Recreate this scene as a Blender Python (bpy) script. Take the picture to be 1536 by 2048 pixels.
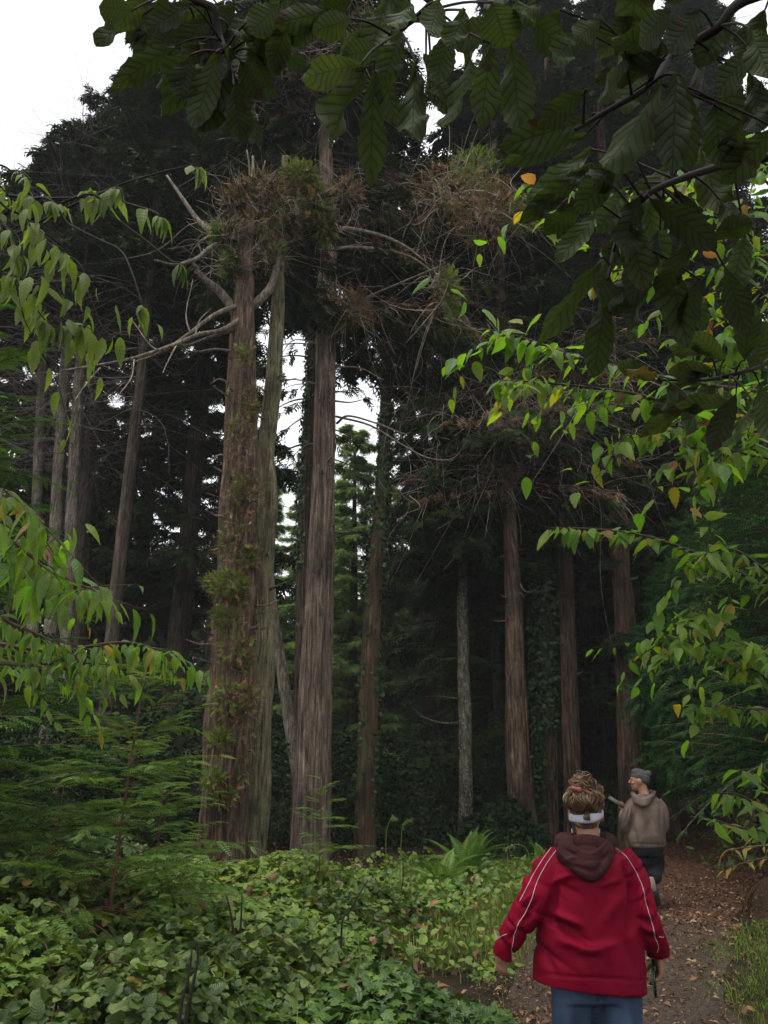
import bpy, math, random
import numpy as np
from mathutils import Vector
from mathutils.bvhtree import BVHTree

for o in list(bpy.data.objects):
    bpy.data.objects.remove(o, do_unlink=True)
SC = bpy.context.scene
COL = SC.collection
rng = np.random.default_rng(11)
R = math.radians

# ------------------------------------------------------------------ camera
CAM = np.array([0.0, 0.0, 1.6])
PITCH = R(20.1)
F = 1547.0                       # focal length in photo pixels (1536 x 2048)
cd = bpy.data.cameras.new('camera')
co = bpy.data.objects.new('camera', cd)
COL.objects.link(co)
co.location = CAM
co.rotation_euler = (math.pi / 2 + PITCH, 0, 0)
cd.sensor_fit = 'VERTICAL'
cd.sensor_height = 24.0
cd.lens = 24.0 * F / 2048.0
cd.clip_start = 0.05
cd.clip_end = 2000
SC.camera = co

# ------------------------------------------------------------------ sky, sun, exposure
SUN_EL, SUN_AZ = R(72), R(225)   # overcast: very soft sun, high, behind and left of the camera
w = bpy.data.worlds.new("World")
SC.world = w
w.use_nodes = True
nt = w.node_tree
bg = nt.nodes['Background']
sky = nt.nodes.new('ShaderNodeTexSky')
sky.sky_type = 'NISHITA'
sky.sun_disc = False
sky.air_density = 2.0           # humid, whitened overcast
sky.sun_elevation = SUN_EL
sky.sun_rotation = SUN_AZ
hs = nt.nodes.new('ShaderNodeHueSaturation')
hs.inputs['Saturation'].default_value = 0.10
hs.inputs['Value'].default_value = 1.0
nt.links.new(sky.outputs[0], hs.inputs['Color'])
nt.links.new(hs.outputs[0], bg.inputs['Color'])
bg.inputs['Strength'].default_value = 0.15
sd = bpy.data.lights.new('sun', 'SUN')
so = bpy.data.objects.new('sun', sd)
COL.objects.link(so)
sd.energy = 1.1
sd.angle = R(22)
sd.color = (1.0, 0.95, 0.86)
sv = Vector((math.sin(SUN_AZ) * math.cos(SUN_EL), math.cos(SUN_AZ) * math.cos(SUN_EL), math.sin(SUN_EL)))
so.rotation_euler = sv.to_track_quat('Z', 'Y').to_euler()
SC.view_settings.view_transform = 'Standard'
SC.view_settings.look = 'None'
SC.view_settings.gamma = 1.0
SC.view_settings.exposure = 0.95
cy = SC.cycles
cy.max_bounces = 5
cy.diffuse_bounces = 3
cy.glossy_bounces = 2
cy.transmission_bounces = 3
cy.use_denoising = True
cy.denoising_prefilter = 'NONE'
cy.sample_clamp_indirect = 4.0
cy.caustics_reflective = False
cy.caustics_refractive = False

# ------------------------------------------------------------------ pixel -> world helpers
RT = np.array([1.0, 0, 0])
FW = np.array([0, math.cos(PITCH), math.sin(PITCH)])
UP = np.array([0, -math.sin(PITCH), math.cos(PITCH)])
def ray(px, py):
    return FW + (px - 768) / F * RT + (1024 - py) / F * UP
def at(px, py, Y):                 # the point seen at a photo pixel that stands Y metres ahead
    d = ray(px, py)
    return CAM + d * (Y / d[1])
def atd(px, py, dep):              # the same by depth along the optical axis
    return CAM + ray(px, py) * dep
def depth(P):
    return float(np.dot(np.asarray(P) - CAM, FW))
def gz(x, y):
    x = np.asarray(x, float); y = np.asarray(y, float)
    return 0.04 * np.clip(y - 4, 0, 40) + 0.025 * np.sin(x * 0.9 + 1) * np.sin(y * 0.7) * (y > 0) \
        + 0.10 * np.clip(-x - 1.5, 0, 6)
PC = np.array([[-6, .9, .85], [2, 1.35, .85], [5, 1.55, .85], [7, 1.82, .86], [9, 2.5, 1.05], [11.4, 3.4, 1.35],
               [14, 4.7, 1.6], [17.5, 6.5, 1.6], [24, 10.5, 1.6], [40, 22, 1.6]])
def pcx(y): return np.interp(y, PC[:, 0], PC[:, 1])
def phw(y): return np.interp(y, PC[:, 0], PC[:, 2])

def nv(a):
    a = np.asarray(a, float)
    return a / np.maximum(np.linalg.norm(a, axis=-1, keepdims=True), 1e-9)
def noise(P, f, seed=0, oct=2):
    g = np.random.default_rng(seed)
    out = np.zeros(P.shape[:-1]); a = 1.0; tot = 0
    for o in range(oct):
        for k in range(5):
            d = nv(g.normal(size=3)) * f * g.uniform(.6, 1.4)
            out = out + a * np.sin(P @ d + g.uniform(0, 6.28))
        tot += a * 2.2; f *= 2.1; a *= .5
    return out / tot

# ------------------------------------------------------------------ mesh builder
class Geo:
    def __init__(s):
        s.v = []; s.t = []; s.q = []; s.a = []; s.n = 0
    def add(s, V, T=None, Q=None, A=None):
        V = np.asarray(V, float).reshape(-1, 3)
        if A is None: A = np.tile([0, 0, .5], (len(V), 1))
        A = np.asarray(A, float)
        s.v.append(V); s.a.append(A)
        if T is not None and len(T): s.t.append(np.asarray(T, int).reshape(-1, 3) + s.n)
        if Q is not None and len(Q): s.q.append(np.asarray(Q, int).reshape(-1, 4) + s.n)
        s.n += len(V)
    def inst(s, tpl, P, Rm, S, rnd=None):
        V, T, Q, A = tpl
        P = np.asarray(P, float).reshape(-1, 3); N = len(P)
        if N == 0: return
        S = np.broadcast_to(np.asarray(S, float), (N,)) if np.ndim(S) < 2 else np.asarray(S)
        SV = V[None] * (S[:, None, None] if S.ndim == 1 else S[:, None, :])
        W = P[:, None, :] + np.einsum('nij,nvj->nvi', Rm, SV)
        m = len(V)
        off = (np.arange(N) * m)[:, None, None]
        AA = np.tile(A, (N, 1))
        if rnd is None: rnd = rng.random(N)
        AA[:, 2] = np.repeat(rnd, m)
        s.add(W.reshape(-1, 3), (T[None] + off).reshape(-1, 3) if len(T) else None,
              (Q[None] + off).reshape(-1, 4) if len(Q) else None, AA)
    def tubes(s, P, rad, sides=3, rnd=None):
        P = np.asarray(P, float); K, n, _ = P.shape
        rad = np.broadcast_to(rad, (K, n))
        tan = nv(np.gradient(P, axis=1))
        ref = np.zeros((K, 1, 3)); ref[..., 2] = 1
        mean = nv(P[:, -1] - P[:, 0])
        ref[np.abs(mean[:, 2]) > .75] = [1, 0.01, 0]
        a = nv(np.cross(tan, np.broadcast_to(ref, tan.shape)))
        b = np.cross(tan, a)
        th = np.arange(sides) * 2 * math.pi / sides
        W = P[:, :, None, :] + rad[:, :, None, None] * (np.cos(th)[None, None, :, None] * a[:, :, None, :] + np.sin(th)[None, None, :, None] * b[:, :, None, :])
        i = np.arange(n - 1)[:, None] * sides; j = np.arange(sides)[None]; j2 = (j + 1) % sides
        q = np.stack([i + j, i + j2, i + sides + j2, i + sides + j], -1).reshape(-1, 4)
        off = (np.arange(K) * n * sides)[:, None, None]
        if rnd is None: rnd = rng.random(K)
        A = np.zeros((K, n, sides, 3)); A[..., 0] = th / 6.283; A[..., 1] = np.linspace(0, 1, n)[None, :, None]; A[..., 2] = np.broadcast_to(rnd, (K,))[:, None, None]
        s.add(W.reshape(-1, 3), None, (q[None] + off).reshape(-1, 4), A.reshape(-1, 3))
    def tube(s, pts, rad, sides=8, sub=4, rnd=.5, caps=True):
        pts = np.asarray(pts, float); rad = np.broadcast_to(np.asarray(rad, float), (len(pts),))
        if len(pts) > 2 and sub > 1: pts, rad = spline(pts, rad, sub)
        base = s.n
        s.tubes(pts[None], rad[None], sides, np.array([rnd]))
        if caps:
            n = len(pts)
            s.add([pts[0], pts[-1]], None, None, np.tile([0, 0, rnd], (2, 1)))
            c0, c1 = s.n - 2, s.n - 1
            tri = [(c0, base + (k + 1) % sides, base + k) for k in range(sides)]
            tri += [(c1, base + (n - 1) * sides + k, base + (n - 1) * sides + (k + 1) % sides) for k in range(sides)]
            s.t.append(np.array(tri))
    def ell(s, c, r, axes=None, nu=16, nv_=10):
        th = np.linspace(0, math.pi, nv_ + 1)[1:-1]; ph = np.arange(nu) * 2 * math.pi / nu
        V = [[0, 0, 1]] + [[math.sin(t) * math.cos(p), math.sin(t) * math.sin(p), math.cos(t)] for t in th for p in ph] + [[0, 0, -1]]
        V = np.array(V) * np.asarray(r)
        if axes is not None: V = V @ np.asarray(axes)
        V = V + np.asarray(c)
        T = [(0, 1 + k, 1 + (k + 1) % nu) for k in range(nu)]
        Q = [(1 + i * nu + k, 1 + (i + 1) * nu + k, 1 + (i + 1) * nu + (k + 1) % nu, 1 + i * nu + (k + 1) % nu) for i in range(nv_ - 2) for k in range(nu)]
        l = len(V) - 1; b = 1 + (nv_ - 2) * nu
        T += [(l, b + (k + 1) % nu, b + k) for k in range(nu)]
        s.add(V, T, Q)
    def loft(s, secs, n=28):           # rings (cx,cy,cz,rx,ry[,tilt]) stacked upward, capped
        th = np.arange(n) * 2 * math.pi / n
        base = s.n; V = []
        for c in secs:
            cx, cy_, cz, rx, ry = c[:5]
            tl = c[5] if len(c) > 5 else 0
            cc, ss = np.cos(th), np.sin(th)
            V.append(np.stack([cx + rx * np.sign(cc) * np.abs(cc) ** .85, cy_ + ry * np.sign(ss) * np.abs(ss) ** .85, cz + tl * cc], -1))
        m = len(secs)
        Q = [(i * n + k, i * n + (k + 1) % n, (i + 1) * n + (k + 1) % n, (i + 1) * n + k) for i in range(m - 1) for k in range(n)]
        V = np.concatenate(V)
        V = np.vstack([V, V[:n].mean(0), V[-n:].mean(0)])
        T = [(m * n, (k + 1) % n, k) for k in range(n)] + [(m * n + 1, (m - 1) * n + k, (m - 1) * n + (k + 1) % n) for k in range(n)]
        s.add(V, T, Q)
    def arrays(s):
        V = np.concatenate(s.v); A = np.concatenate(s.a)
        T = np.concatenate(s.t) if s.t else np.zeros((0, 3), int)
        Q = np.concatenate(s.q) if s.q else np.zeros((0, 4), int)
        return V, T, Q, A
    def build(s, name, mat, parent=None, smooth=True):
        V, T, Q, A = s.arrays()
        if parent is not None: V = V - rootloc(parent)
        me = bpy.data.meshes.new(name)
        nl = T.size + Q.size
        me.vertices.add(len(V)); me.vertices.foreach_set('co', V.astype(np.float32).ravel())
        me.loops.add(nl); me.loops.foreach_set('vertex_index', np.concatenate([T.ravel(), Q.ravel()]).astype(np.int32))
        me.polygons.add(len(T) + len(Q))
        ls = np.concatenate([np.arange(len(T)) * 3, T.size + np.arange(len(Q)) * 4]).astype(np.int32)
        me.polygons.foreach_set('loop_start', ls)
        at_ = me.attributes.new('luv', 'FLOAT_VECTOR', 'POINT')
        at_.data.foreach_set('vector', A.astype(np.float32).ravel())
        me.update(calc_edges=True)
        if smooth: me.polygons.foreach_set('use_smooth', np.ones(len(me.polygons), bool))
        me.materials.append(mat)
        o = bpy.data.objects.new(name, me)
        COL.objects.link(o)
        if parent is not None: o.parent = parent
        return o

def spline(pts, rad, sub):
    n = len(pts)
    t = np.linspace(0, n - 1, (n - 1) * sub + 1)
    i = np.clip(t.astype(int), 0, n - 2); f = (t - i)[:, None]
    P = np.vstack([2 * pts[0] - pts[1], pts, 2 * pts[-1] - pts[-2]])
    p0, p1, p2, p3 = P[i], P[i + 1], P[i + 2], P[i + 3]
    o = .5 * ((2 * p1) + (-p0 + p2) * f + (2 * p0 - 5 * p1 + 4 * p2 - p3) * f ** 2 + (-p0 + 3 * p1 - 3 * p2 + p3) * f ** 3)
    return o, np.interp(t, np.arange(n), rad)

def rootloc(o):
    l = np.zeros(3)
    while o is not None:
        l = l + np.array(o.location); o = o.parent
    return l

def remesh(g, voxel, smooth=4):
    tmp = g.build('tmp', MATS['soil'])
    m = tmp.modifiers.new('r', 'REMESH'); m.mode = 'VOXEL'; m.voxel_size = voxel
    if smooth:
        m2 = tmp.modifiers.new('s', 'SMOOTH'); m2.iterations = smooth; m2.factor = .5
    dg = bpy.context.evaluated_depsgraph_get()
    ev = tmp.evaluated_get(dg)
    me = ev.to_mesh()
    V = np.zeros(len(me.vertices) * 3, np.float32); me.vertices.foreach_get('co', V); V = V.reshape(-1, 3).astype(float)
    N = np.zeros(len(me.vertices) * 3, np.float32); me.vertices.foreach_get('normal', N); N = N.reshape(-1, 3).astype(float)
    Q = np.array([list(p.vertices) for p in me.polygons if len(p.vertices) == 4], int).reshape(-1, 4)
    T = np.array([list(p.vertices) for p in me.polygons if len(p.vertices) == 3], int).reshape(-1, 3)
    ev.to_mesh_clear()
    md = tmp.data
    bpy.data.objects.remove(tmp, do_unlink=True); bpy.data.meshes.remove(md)
    return V, N, T, Q
def vnorm(V, T, Q):
    N = np.zeros_like(V)
    if len(Q):
        n = np.cross(V[Q[:, 2]] - V[Q[:, 0]], V[Q[:, 3]] - V[Q[:, 1]])
        for k in range(4): np.add.at(N, Q[:, k], n)
    if len(T):
        n = np.cross(V[T[:, 1]] - V[T[:, 0]], V[T[:, 2]] - V[T[:, 0]])
        for k in range(3): np.add.at(N, T[:, k], n)
    return nv(N)
def bvh(V, T, Q):
    return BVHTree.FromPolygons([tuple(p) for p in V], [tuple(int(i) for i in q) for q in Q] + [tuple(int(i) for i in t) for t in T])

def orient(d, n):
    d = nv(d); n = np.asarray(n, float)
    x = nv(np.cross(d, n)); z = np.cross(x, d)
    return np.stack([x, d, z], -1)

# ------------------------------------------------------------------ things, parts, labels
def thing(name, label, cat, loc=(0, 0, 0), group=None):
    o = bpy.data.objects.new(name, None)
    o.empty_display_size = .1
    COL.objects.link(o); o.location = tuple(float(c) for c in loc)
    return tag(o, label, cat, group)
def tag(o, label, cat, group=None, kind=None):
    o['label'] = label; o['category'] = cat
    if group: o['group'] = group
    if kind: o['kind'] = kind
    return o

# ------------------------------------------------------------------ materials
MATS = {}
def newmat(name):
    m = bpy.data.materials.new(name); m.use_nodes = True
    nt = m.node_tree; nt.nodes.clear()
    out = nt.nodes.new('ShaderNodeOutputMaterial')
    MATS[name] = m
    return m, nt, out
def N_(nt, t, **kw):
    n = nt.nodes.new(t)
    for k, v in kw.items():
        if k in n.inputs: n.inputs[k].default_value = v
        else: setattr(n, k, v)
    return n
def math_(nt, op, a, b=None):
    n = nt.nodes.new('ShaderNodeMath'); n.operation = op
    for i, x in enumerate((a, b)):
        if x is None: continue
        if hasattr(x, 'is_linked'): nt.links.new(x, n.inputs[i])
        else: n.inputs[i].default_value = x
    return n.outputs[0]
def ramp(nt, fac, stops, interp='LINEAR'):
    n = nt.nodes.new('ShaderNodeValToRGB'); n.color_ramp.interpolation = interp
    e = n.color_ramp.elements
    while len(e) < len(stops): e.new(.5)
    for i, (p, c) in enumerate(stops):
        e[i].position = p; e[i].color = (*c, 1) if len(c) == 3 else c
    nt.links.new(fac, n.inputs[0]); return n.outputs[0]
def mixc(nt, f, a, b, mode='MIX'):
    n = nt.nodes.new('ShaderNodeMix'); n.data_type = 'RGBA'; n.blend_type = mode
    for s, x in ((n.inputs[0], f), (n.inputs[6], a), (n.inputs[7], b)):
        if hasattr(x, 'is_linked'): nt.links.new(x, s)
        elif isinstance(x, (int, float)): s.default_value = x
        else: s.default_value = (*x, 1)
    return n.outputs[2]
def leafmat(name, stops, rough=.5, trans=.3, tcol=1.5, veins=0, spec=.35, vdark=.35, spots=None):
    m, nt, out = newmat(name)
    L = nt.links.new
    a = N_(nt, 'ShaderNodeAttribute', attribute_name='luv')
    sx = nt.nodes.new('ShaderNodeSeparateXYZ'); L(a.outputs['Vector'], sx.inputs[0])
    col = ramp(nt, sx.outputs[2], stops)
    tc = nt.nodes.new('ShaderNodeTexCoord')
    nz = N_(nt, 'ShaderNodeTexNoise', Scale=9.0, Detail=3.0); L(tc.outputs['Object'], nz.inputs['Vector'])
    col = mixc(nt, 1.0, col, ramp(nt, nz.outputs[0], [(.25, (.72, .72, .72)), (.75, (1.2, 1.2, 1.15))]), 'MULTIPLY')
    bmp = None
    if veins:
        au = math_(nt, 'ABSOLUTE', sx.outputs[0])
        ph = math_(nt, 'SUBTRACT', math_(nt, 'MULTIPLY', sx.outputs[1], float(veins)), math_(nt, 'MULTIPLY', au, veins * .17))
        fr = math_(nt, 'ABSOLUTE', math_(nt, 'SUBTRACT', math_(nt, 'FRACT', ph), .5))
        vein = ramp(nt, fr, [(.0, (1, 1, 1)), (.12, (.3, .3, .3)), (.3, (0, 0, 0))])
        mid = ramp(nt, au, [(0, (1, 1, 1)), (.07, (0, 0, 0))])
        vm = mixc(nt, 1.0, vein, mid, 'LIGHTEN')
        dk = mixc(nt, 1.0, col, (1 - vdark,) * 3, 'MULTIPLY')
        col = mixc(nt, vm, col, dk)
        bmp = N_(nt, 'ShaderNodeBump', Strength=.45, Distance=.005); L(vm, bmp.inputs['Height'])
    if spots:
        n2 = N_(nt, 'ShaderNodeTexNoise', Scale=14.0, Detail=2.0); L(tc.outputs['Object'], n2.inputs['Vector'])
        f = ramp(nt, n2.outputs[0], [(.64, (0, 0, 0)), (.70, (1, 1, 1))])
        col = mixc(nt, f, col, spots)
    p = N_(nt, 'ShaderNodeBsdfPrincipled', Roughness=rough)
    p.inputs['Specular IOR Level'].default_value = spec
    L(col, p.inputs['Base Color'])
    if bmp: L(bmp.outputs[0], p.inputs['Normal'])
    if trans > 0:
        t = nt.nodes.new('ShaderNodeBsdfTranslucent')
        L(mixc(nt, 1.0, col, (tcol, tcol * 1.1, tcol * .5), 'MULTIPLY'), t.inputs[0])
        mx = nt.nodes.new('ShaderNodeMixShader'); mx.inputs[0].default_value = trans
        L(p.outputs[0], mx.inputs[1]); L(t.outputs[0], mx.inputs[2]); L(mx.outputs[0], out.inputs[0])
    else: L(p.outputs[0], out.inputs[0])
    return m
def barkmat(name, dark, mid, light, scale=28, stretch=.06, moss=None, mossamt=.0, bump=.9, lichen=0):
    m, nt, out = newmat(name); L = nt.links.new
    tc = nt.nodes.new('ShaderNodeTexCoord')
    mp = nt.nodes.new('ShaderNodeMapping'); mp.inputs['Scale'].default_value = (1, 1, stretch); L(tc.outputs['Object'], mp.inputs[0])
    n1 = N_(nt, 'ShaderNodeTexNoise', Scale=float(scale), Detail=6.0, Roughness=.65); L(mp.outputs[0], n1.inputs['Vector'])
    n1.inputs['Distortion'].default_value = .6
    n2 = N_(nt, 'ShaderNodeTexNoise', Scale=1.3, Detail=3.0); L(tc.outputs['Object'], n2.inputs['Vector'])
    n3 = N_(nt, 'ShaderNodeTexNoise', Scale=45.0, Detail=4.0); L(tc.outputs['Object'], n3.inputs['Vector'])
    col = ramp(nt, n1.outputs[0], [(.34, dark), (.5, mid), (.68, light)])
    col = mixc(nt, 1.0, col, ramp(nt, n2.outputs[0], [(.3, (.5, .5, .5)), (.7, (1.3, 1.28, 1.22))]), 'MULTIPLY')
    mq = nt.nodes.new('ShaderNodeMapping'); mq.inputs['Scale'].default_value = (1, 1, .22); L(tc.outputs['Object'], mq.inputs[0])
    n6 = N_(nt, 'ShaderNodeTexNoise', Scale=9.0, Detail=5.0, Roughness=.7); n6.inputs['Distortion'].default_value = 1.2; L(mq.outputs[0], n6.inputs['Vector'])
    col = mixc(nt, 1.0, col, ramp(nt, n6.outputs[0], [(.32, (.42, .40, .38)), (.5, (.95, .95, .95)), (.68, (1.3, 1.3, 1.3))]), 'MULTIPLY')
    col = mixc(nt, 1.0, col, ramp(nt, n3.outputs[0], [(.3, (.75, .75, .75)), (.7, (1.2, 1.2, 1.2))]), 'MULTIPLY')
    if moss:
        n4 = N_(nt, 'ShaderNodeTexNoise', Scale=2.6, Detail=6.0, Roughness=.7); L(tc.outputs['Object'], n4.inputs['Vector'])
        col = mixc(nt, ramp(nt, n4.outputs[0], [(.62 - mossamt * .35, (0, 0, 0)), (.72 - mossamt * .3, (.85, .85, .85))]), col, moss)
    if lichen:
        n5 = N_(nt, 'ShaderNodeTexNoise', Scale=18.0, Detail=3.0); L(tc.outputs['Object'], n5.inputs['Vector'])
        col = mixc(nt, ramp(nt, n5.outputs[0], [(.6, (0, 0, 0)), (.66, (lichen,) * 3)]), col, (.34, .35, .28))
    p = N_(nt, 'ShaderNodeBsdfPrincipled', Roughness=.9); p.inputs['Specular IOR Level'].default_value = .2
    L(col, p.inputs['Base Color'])
    b = N_(nt, 'ShaderNodeBump', Strength=bump, Distance=.03); L(n1.outputs[0], b.inputs['Height'])
    b2 = N_(nt, 'ShaderNodeBump', Strength=.35, Distance=.01); L(n3.outputs[0], b2.inputs['Height']); L(b.outputs[0], b2.inputs['Normal'])
    L(b2.outputs[0], p.inputs['Normal']); L(p.outputs[0], out.inputs[0])
    return m
def plain(name, c, rough=.7, var=.15, scale=20., bump=0., bscale=60., spec=.3, c2=None, sheen=0., stretch=None):
    m, nt, out = newmat(name); L = nt.links.new
    tc = nt.nodes.new('ShaderNodeTexCoord'); src = tc.outputs['Object']
    if stretch:
        mp = nt.nodes.new('ShaderNodeMapping'); mp.inputs['Scale'].default_value = stretch; L(src, mp.inputs[0]); src = mp.outputs[0]
    n1 = N_(nt, 'ShaderNodeTexNoise', Scale=scale, Detail=4.0); L(src, n1.inputs['Vector'])
    c = np.array(c)
    col = ramp(nt, n1.outputs[0], [(.3, tuple(c * (1 - var))), (.7, tuple(np.array(c2) if c2 is not None else c * (1 + var)))])
    p = N_(nt, 'ShaderNodeBsdfPrincipled', Roughness=rough); p.inputs['Specular IOR Level'].default_value = spec
    if sheen: p.inputs['Sheen Weight'].default_value = sheen
    L(col, p.inputs['Base Color'])
    if bump:
        n2 = N_(nt, 'ShaderNodeTexNoise', Scale=bscale, Detail=4.0); L(src, n2.inputs['Vector'])
        b = N_(nt, 'ShaderNodeBump', Strength=bump, Distance=.01); L(n2.outputs[0], b.inputs['Height']); L(b.outputs[0], p.inputs['Normal'])
    L(p.outputs[0], out.inputs[0]); return m

plain('soil', (.018, .013, .008), .95, .5, 3., .8, 30., .1, c2=(.035, .025, .014))
m, nt, out = newmat('path')
L = nt.links.new
tc = nt.nodes.new('ShaderNodeTexCoord')
n1 = N_(nt, 'ShaderNodeTexNoise', Scale=70.0, Detail=6.0, Roughness=.7); L(tc.outputs['Object'], n1.inputs['Vector'])
n2 = N_(nt, 'ShaderNodeTexNoise', Scale=1.4, Detail=5.0); L(tc.outputs['Object'], n2.inputs['Vector'])
vo = N_(nt, 'ShaderNodeTexVoronoi', Scale=38.0); L(tc.outputs['Object'], vo.inputs['Vector'])
sx = nt.nodes.new('ShaderNodeSeparateXYZ'); L(tc.outputs['Object'], sx.inputs[0])
c1 = ramp(nt, n1.outputs[0], [(.3, (.032, .022, .016)), (.55, (.088, .062, .046)), (.75, (.185, .135, .105))])
c2 = ramp(nt, n1.outputs[0], [(.3, (.05, .022, .012)), (.6, (.12, .05, .028)), (.8, (.2, .09, .05))])
yf = ramp(nt, math_(nt, 'ADD', math_(nt, 'MULTIPLY', sx.outputs[1], .055), math_(nt, 'MULTIPLY', n2.outputs[0], .5)), [(.75, (0, 0, 0)), (1.0, (1, 1, 1))])
col = mixc(nt, yf, c1, c2)
col = mixc(nt, 1.0, col, ramp(nt, vo.outputs['Color'], [(.1, (.55, .55, .55)), (.9, (1.2, 1.15, 1.1))]), 'MULTIPLY')
col = mixc(nt, 1.0, col, ramp(nt, n2.outputs[0], [(.3, (.7, .7, .7)), (.7, (1.2, 1.2, 1.2))]), 'MULTIPLY')
p = N_(nt, 'ShaderNodeBsdfPrincipled', Roughness=.85); L(col, p.inputs['Base Color']); p.inputs['Specular IOR Level'].default_value = .25
b = N_(nt, 'ShaderNodeBump', Strength=1.0, Distance=.03); L(n1.outputs[0], b.inputs['Height']); L(b.outputs[0], p.inputs['Normal']); L(p.outputs[0], out.inputs[0])

barkmat('bark_red', (.025, .014, .009), (.095, .058, .038), (.19, .13, .09), 20, .075, bump=1.6)
barkmat('bark_main', (.030, .018, .013), (.135, .097, .077), (.26, .205, .168), 20, .07, bump=1.6)
barkmat('bark_shag', (.018, .010, .007), (.10, .064, .043), (.22, .158, .112), 18, .10, bump=1.7)
barkmat('bark_moss', (.035, .030, .018), (.13, .115, .07), (.24, .22, .13), 26, .09, moss=(.125, .13, .06), mossamt=.26)
barkmat('bark_grey', (.045, .036, .028), (.14, .115, .09), (.27, .235, .195), 30, .08, lichen=.25)
barkmat('bark_dark', (.02, .015, .011), (.065, .048, .036), (.12, .09, .07), 28, .06)
barkmat('bark_ivy', (.02, .014, .008), (.075, .05, .03), (.15, .105, .065), 28, .06, moss=(.05, .08, .02), mossamt=.25)
barkmat('bark_lichen', (.03, .028, .02), (.11, .10, .068), (.24, .235, .175), 22, .25, lichen=.55)
plain('deadwood', (.085, .062, .045), .9, .4, 12., .5, 40., .2, c2=(.20, .16, .125))
plain('deadtwig', (.15, .115, .09), .9, .4, 6., 0, 40., .2, c2=(.46, .39, .32))
plain('crown_twig', (.085, .066, .062), .9, .3, 6., 0, 40., .2, c2=(.20, .165, .155))
plain('twig', (.06, .042, .03), .8, .3, 12., 0, 40., .3)
plain('redstem', (.075, .028, .016), .7, .3, 12., 0, 40., .3)
plain('blackstem', (.012, .009, .007), .8, .3, 12., 0, 40., .3)
leafmat('big_leaf', [(0, (.020, .027, .012)), (.5, (.032, .044, .017)), (.9, (.046, .066, .023)), (.98, (.055, .05, .022)), (1, (.08, .036, .016))], .66, .32, 1.6, 9, .16, .5, spots=(.03, .018, .009))
leafmat('lime_leaf', [(0, (.07, .16, .014)), (.5, (.125, .22, .022)), (.88, (.17, .23, .024)), (.96, (.24, .17, .02)), (1, (.22, .09, .04))], .42, .5, 2.0, 9, .5, .25)
leafmat('cherry_leaf', [(0, (.08, .125, .022)), (.6, (.13, .18, .03)), (.98, (.17, .21, .035)), (1, (.26, .12, .03))], .5, .5, 2.0, 8, .4, .3)
leafmat('ivy_leaf', [(0, (.021, .048, .009)), (.45, (.054, .108, .016)), (.75, (.108, .172, .024)), (.97, (.13, .175, .02)), (1, (.35, .22, .02))], .42, .15, 1.5, 5, .38, -.35)
leafmat('bramble_leaf', [(0, (.032, .060, .012)), (.5, (.074, .126, .023)), (.85, (.13, .185, .036)), (.97, (.13, .16, .03)), (1, (.2, .12, .03))], .42, .25, 1.6, 7, .45, .3)
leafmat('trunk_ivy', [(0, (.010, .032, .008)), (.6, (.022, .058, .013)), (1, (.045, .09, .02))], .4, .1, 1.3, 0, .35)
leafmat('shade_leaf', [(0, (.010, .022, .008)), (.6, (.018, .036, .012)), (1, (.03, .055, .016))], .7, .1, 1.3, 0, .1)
leafmat('needle_near', [(0, (.055, .115, .022)), (.5, (.10, .185, .036)), (.95, (.16, .245, .055)), (1, (.18, .09, .03))], .5, .25, 1.5, 0, .35)
leafmat('needle_fir', [(0, (.045, .10, .016)), (.5, (.085, .165, .026)), (1, (.13, .22, .04))], .5, .2, 1.4, 0, .3)
leafmat('needle_shrub', [(0, (.010, .042, .009)), (.6, (.020, .075, .014)), (1, (.04, .11, .02))], .55, .18, 1.4, 0, .2)
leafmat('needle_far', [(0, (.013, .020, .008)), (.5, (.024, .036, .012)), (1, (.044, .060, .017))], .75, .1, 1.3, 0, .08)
leafmat('needle_skylit', [(0, (.11, .18, .06)), (.5, (.17, .25, .09)), (1, (.23, .31, .12))], .6, .5, 1.5, 0, .2)  # green raised beyond real foliage to stand in for skylight and haze
leafmat('needle_brown', [(0, (.08, .045, .024)), (.5, (.17, .10, .055)), (1, (.30, .18, .095))], .75, .1, 1.3, 0, .15)
leafmat('hair_strand', [(0, (.028, .014, .007)), (.5, (.080, .042, .019)), (1, (.20, .112, .052))], .45, 0, 1, 0, .4)
leafmat('needle_olive', [(0, (.05, .08, .012)), (.5, (.10, .15, .018)), (1, (.17, .21, .028))], .55, .25, 1.5, 0, .25)
leafmat('fern', [(0, (.055, .125, .018)), (.6, (.095, .19, .026)), (1, (.15, .22, .035))], .5, .3, 1.5, 0, .3)
leafmat('deadfern', [(0, (.03, .018, .010)), (.6, (.06, .034, .018)), (1, (.11, .06, .03))], .8, .1, 1.3, 0, .15)
leafmat('grass', [(0, (.055, .105, .015)), (.5, (.10, .16, .024)), (.8, (.19, .19, .045)), (1, (.32, .24, .09))], .5, .3, 1.5, 0, .3)
leafmat('moss', [(0, (.06, .12, .012)), (.6, (.10, .17, .02)), (1, (.15, .2, .03))], .8, .2, 1.3, 0, .1)
leafmat('litter', [(0, (.06, .028, .014)), (.4, (.13, .06, .03)), (.75, (.2, .10, .05)), (1, (.28, .19, .11))], .6, .1, 1.2, 0, .3)
leafmat('yellow_leaf', [(0, (.25, .2, .02)), (.6, (.3, .2, .03)), (1, (.14, .17, .03))], .5, .35, 1.4, 6, .3)

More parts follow.
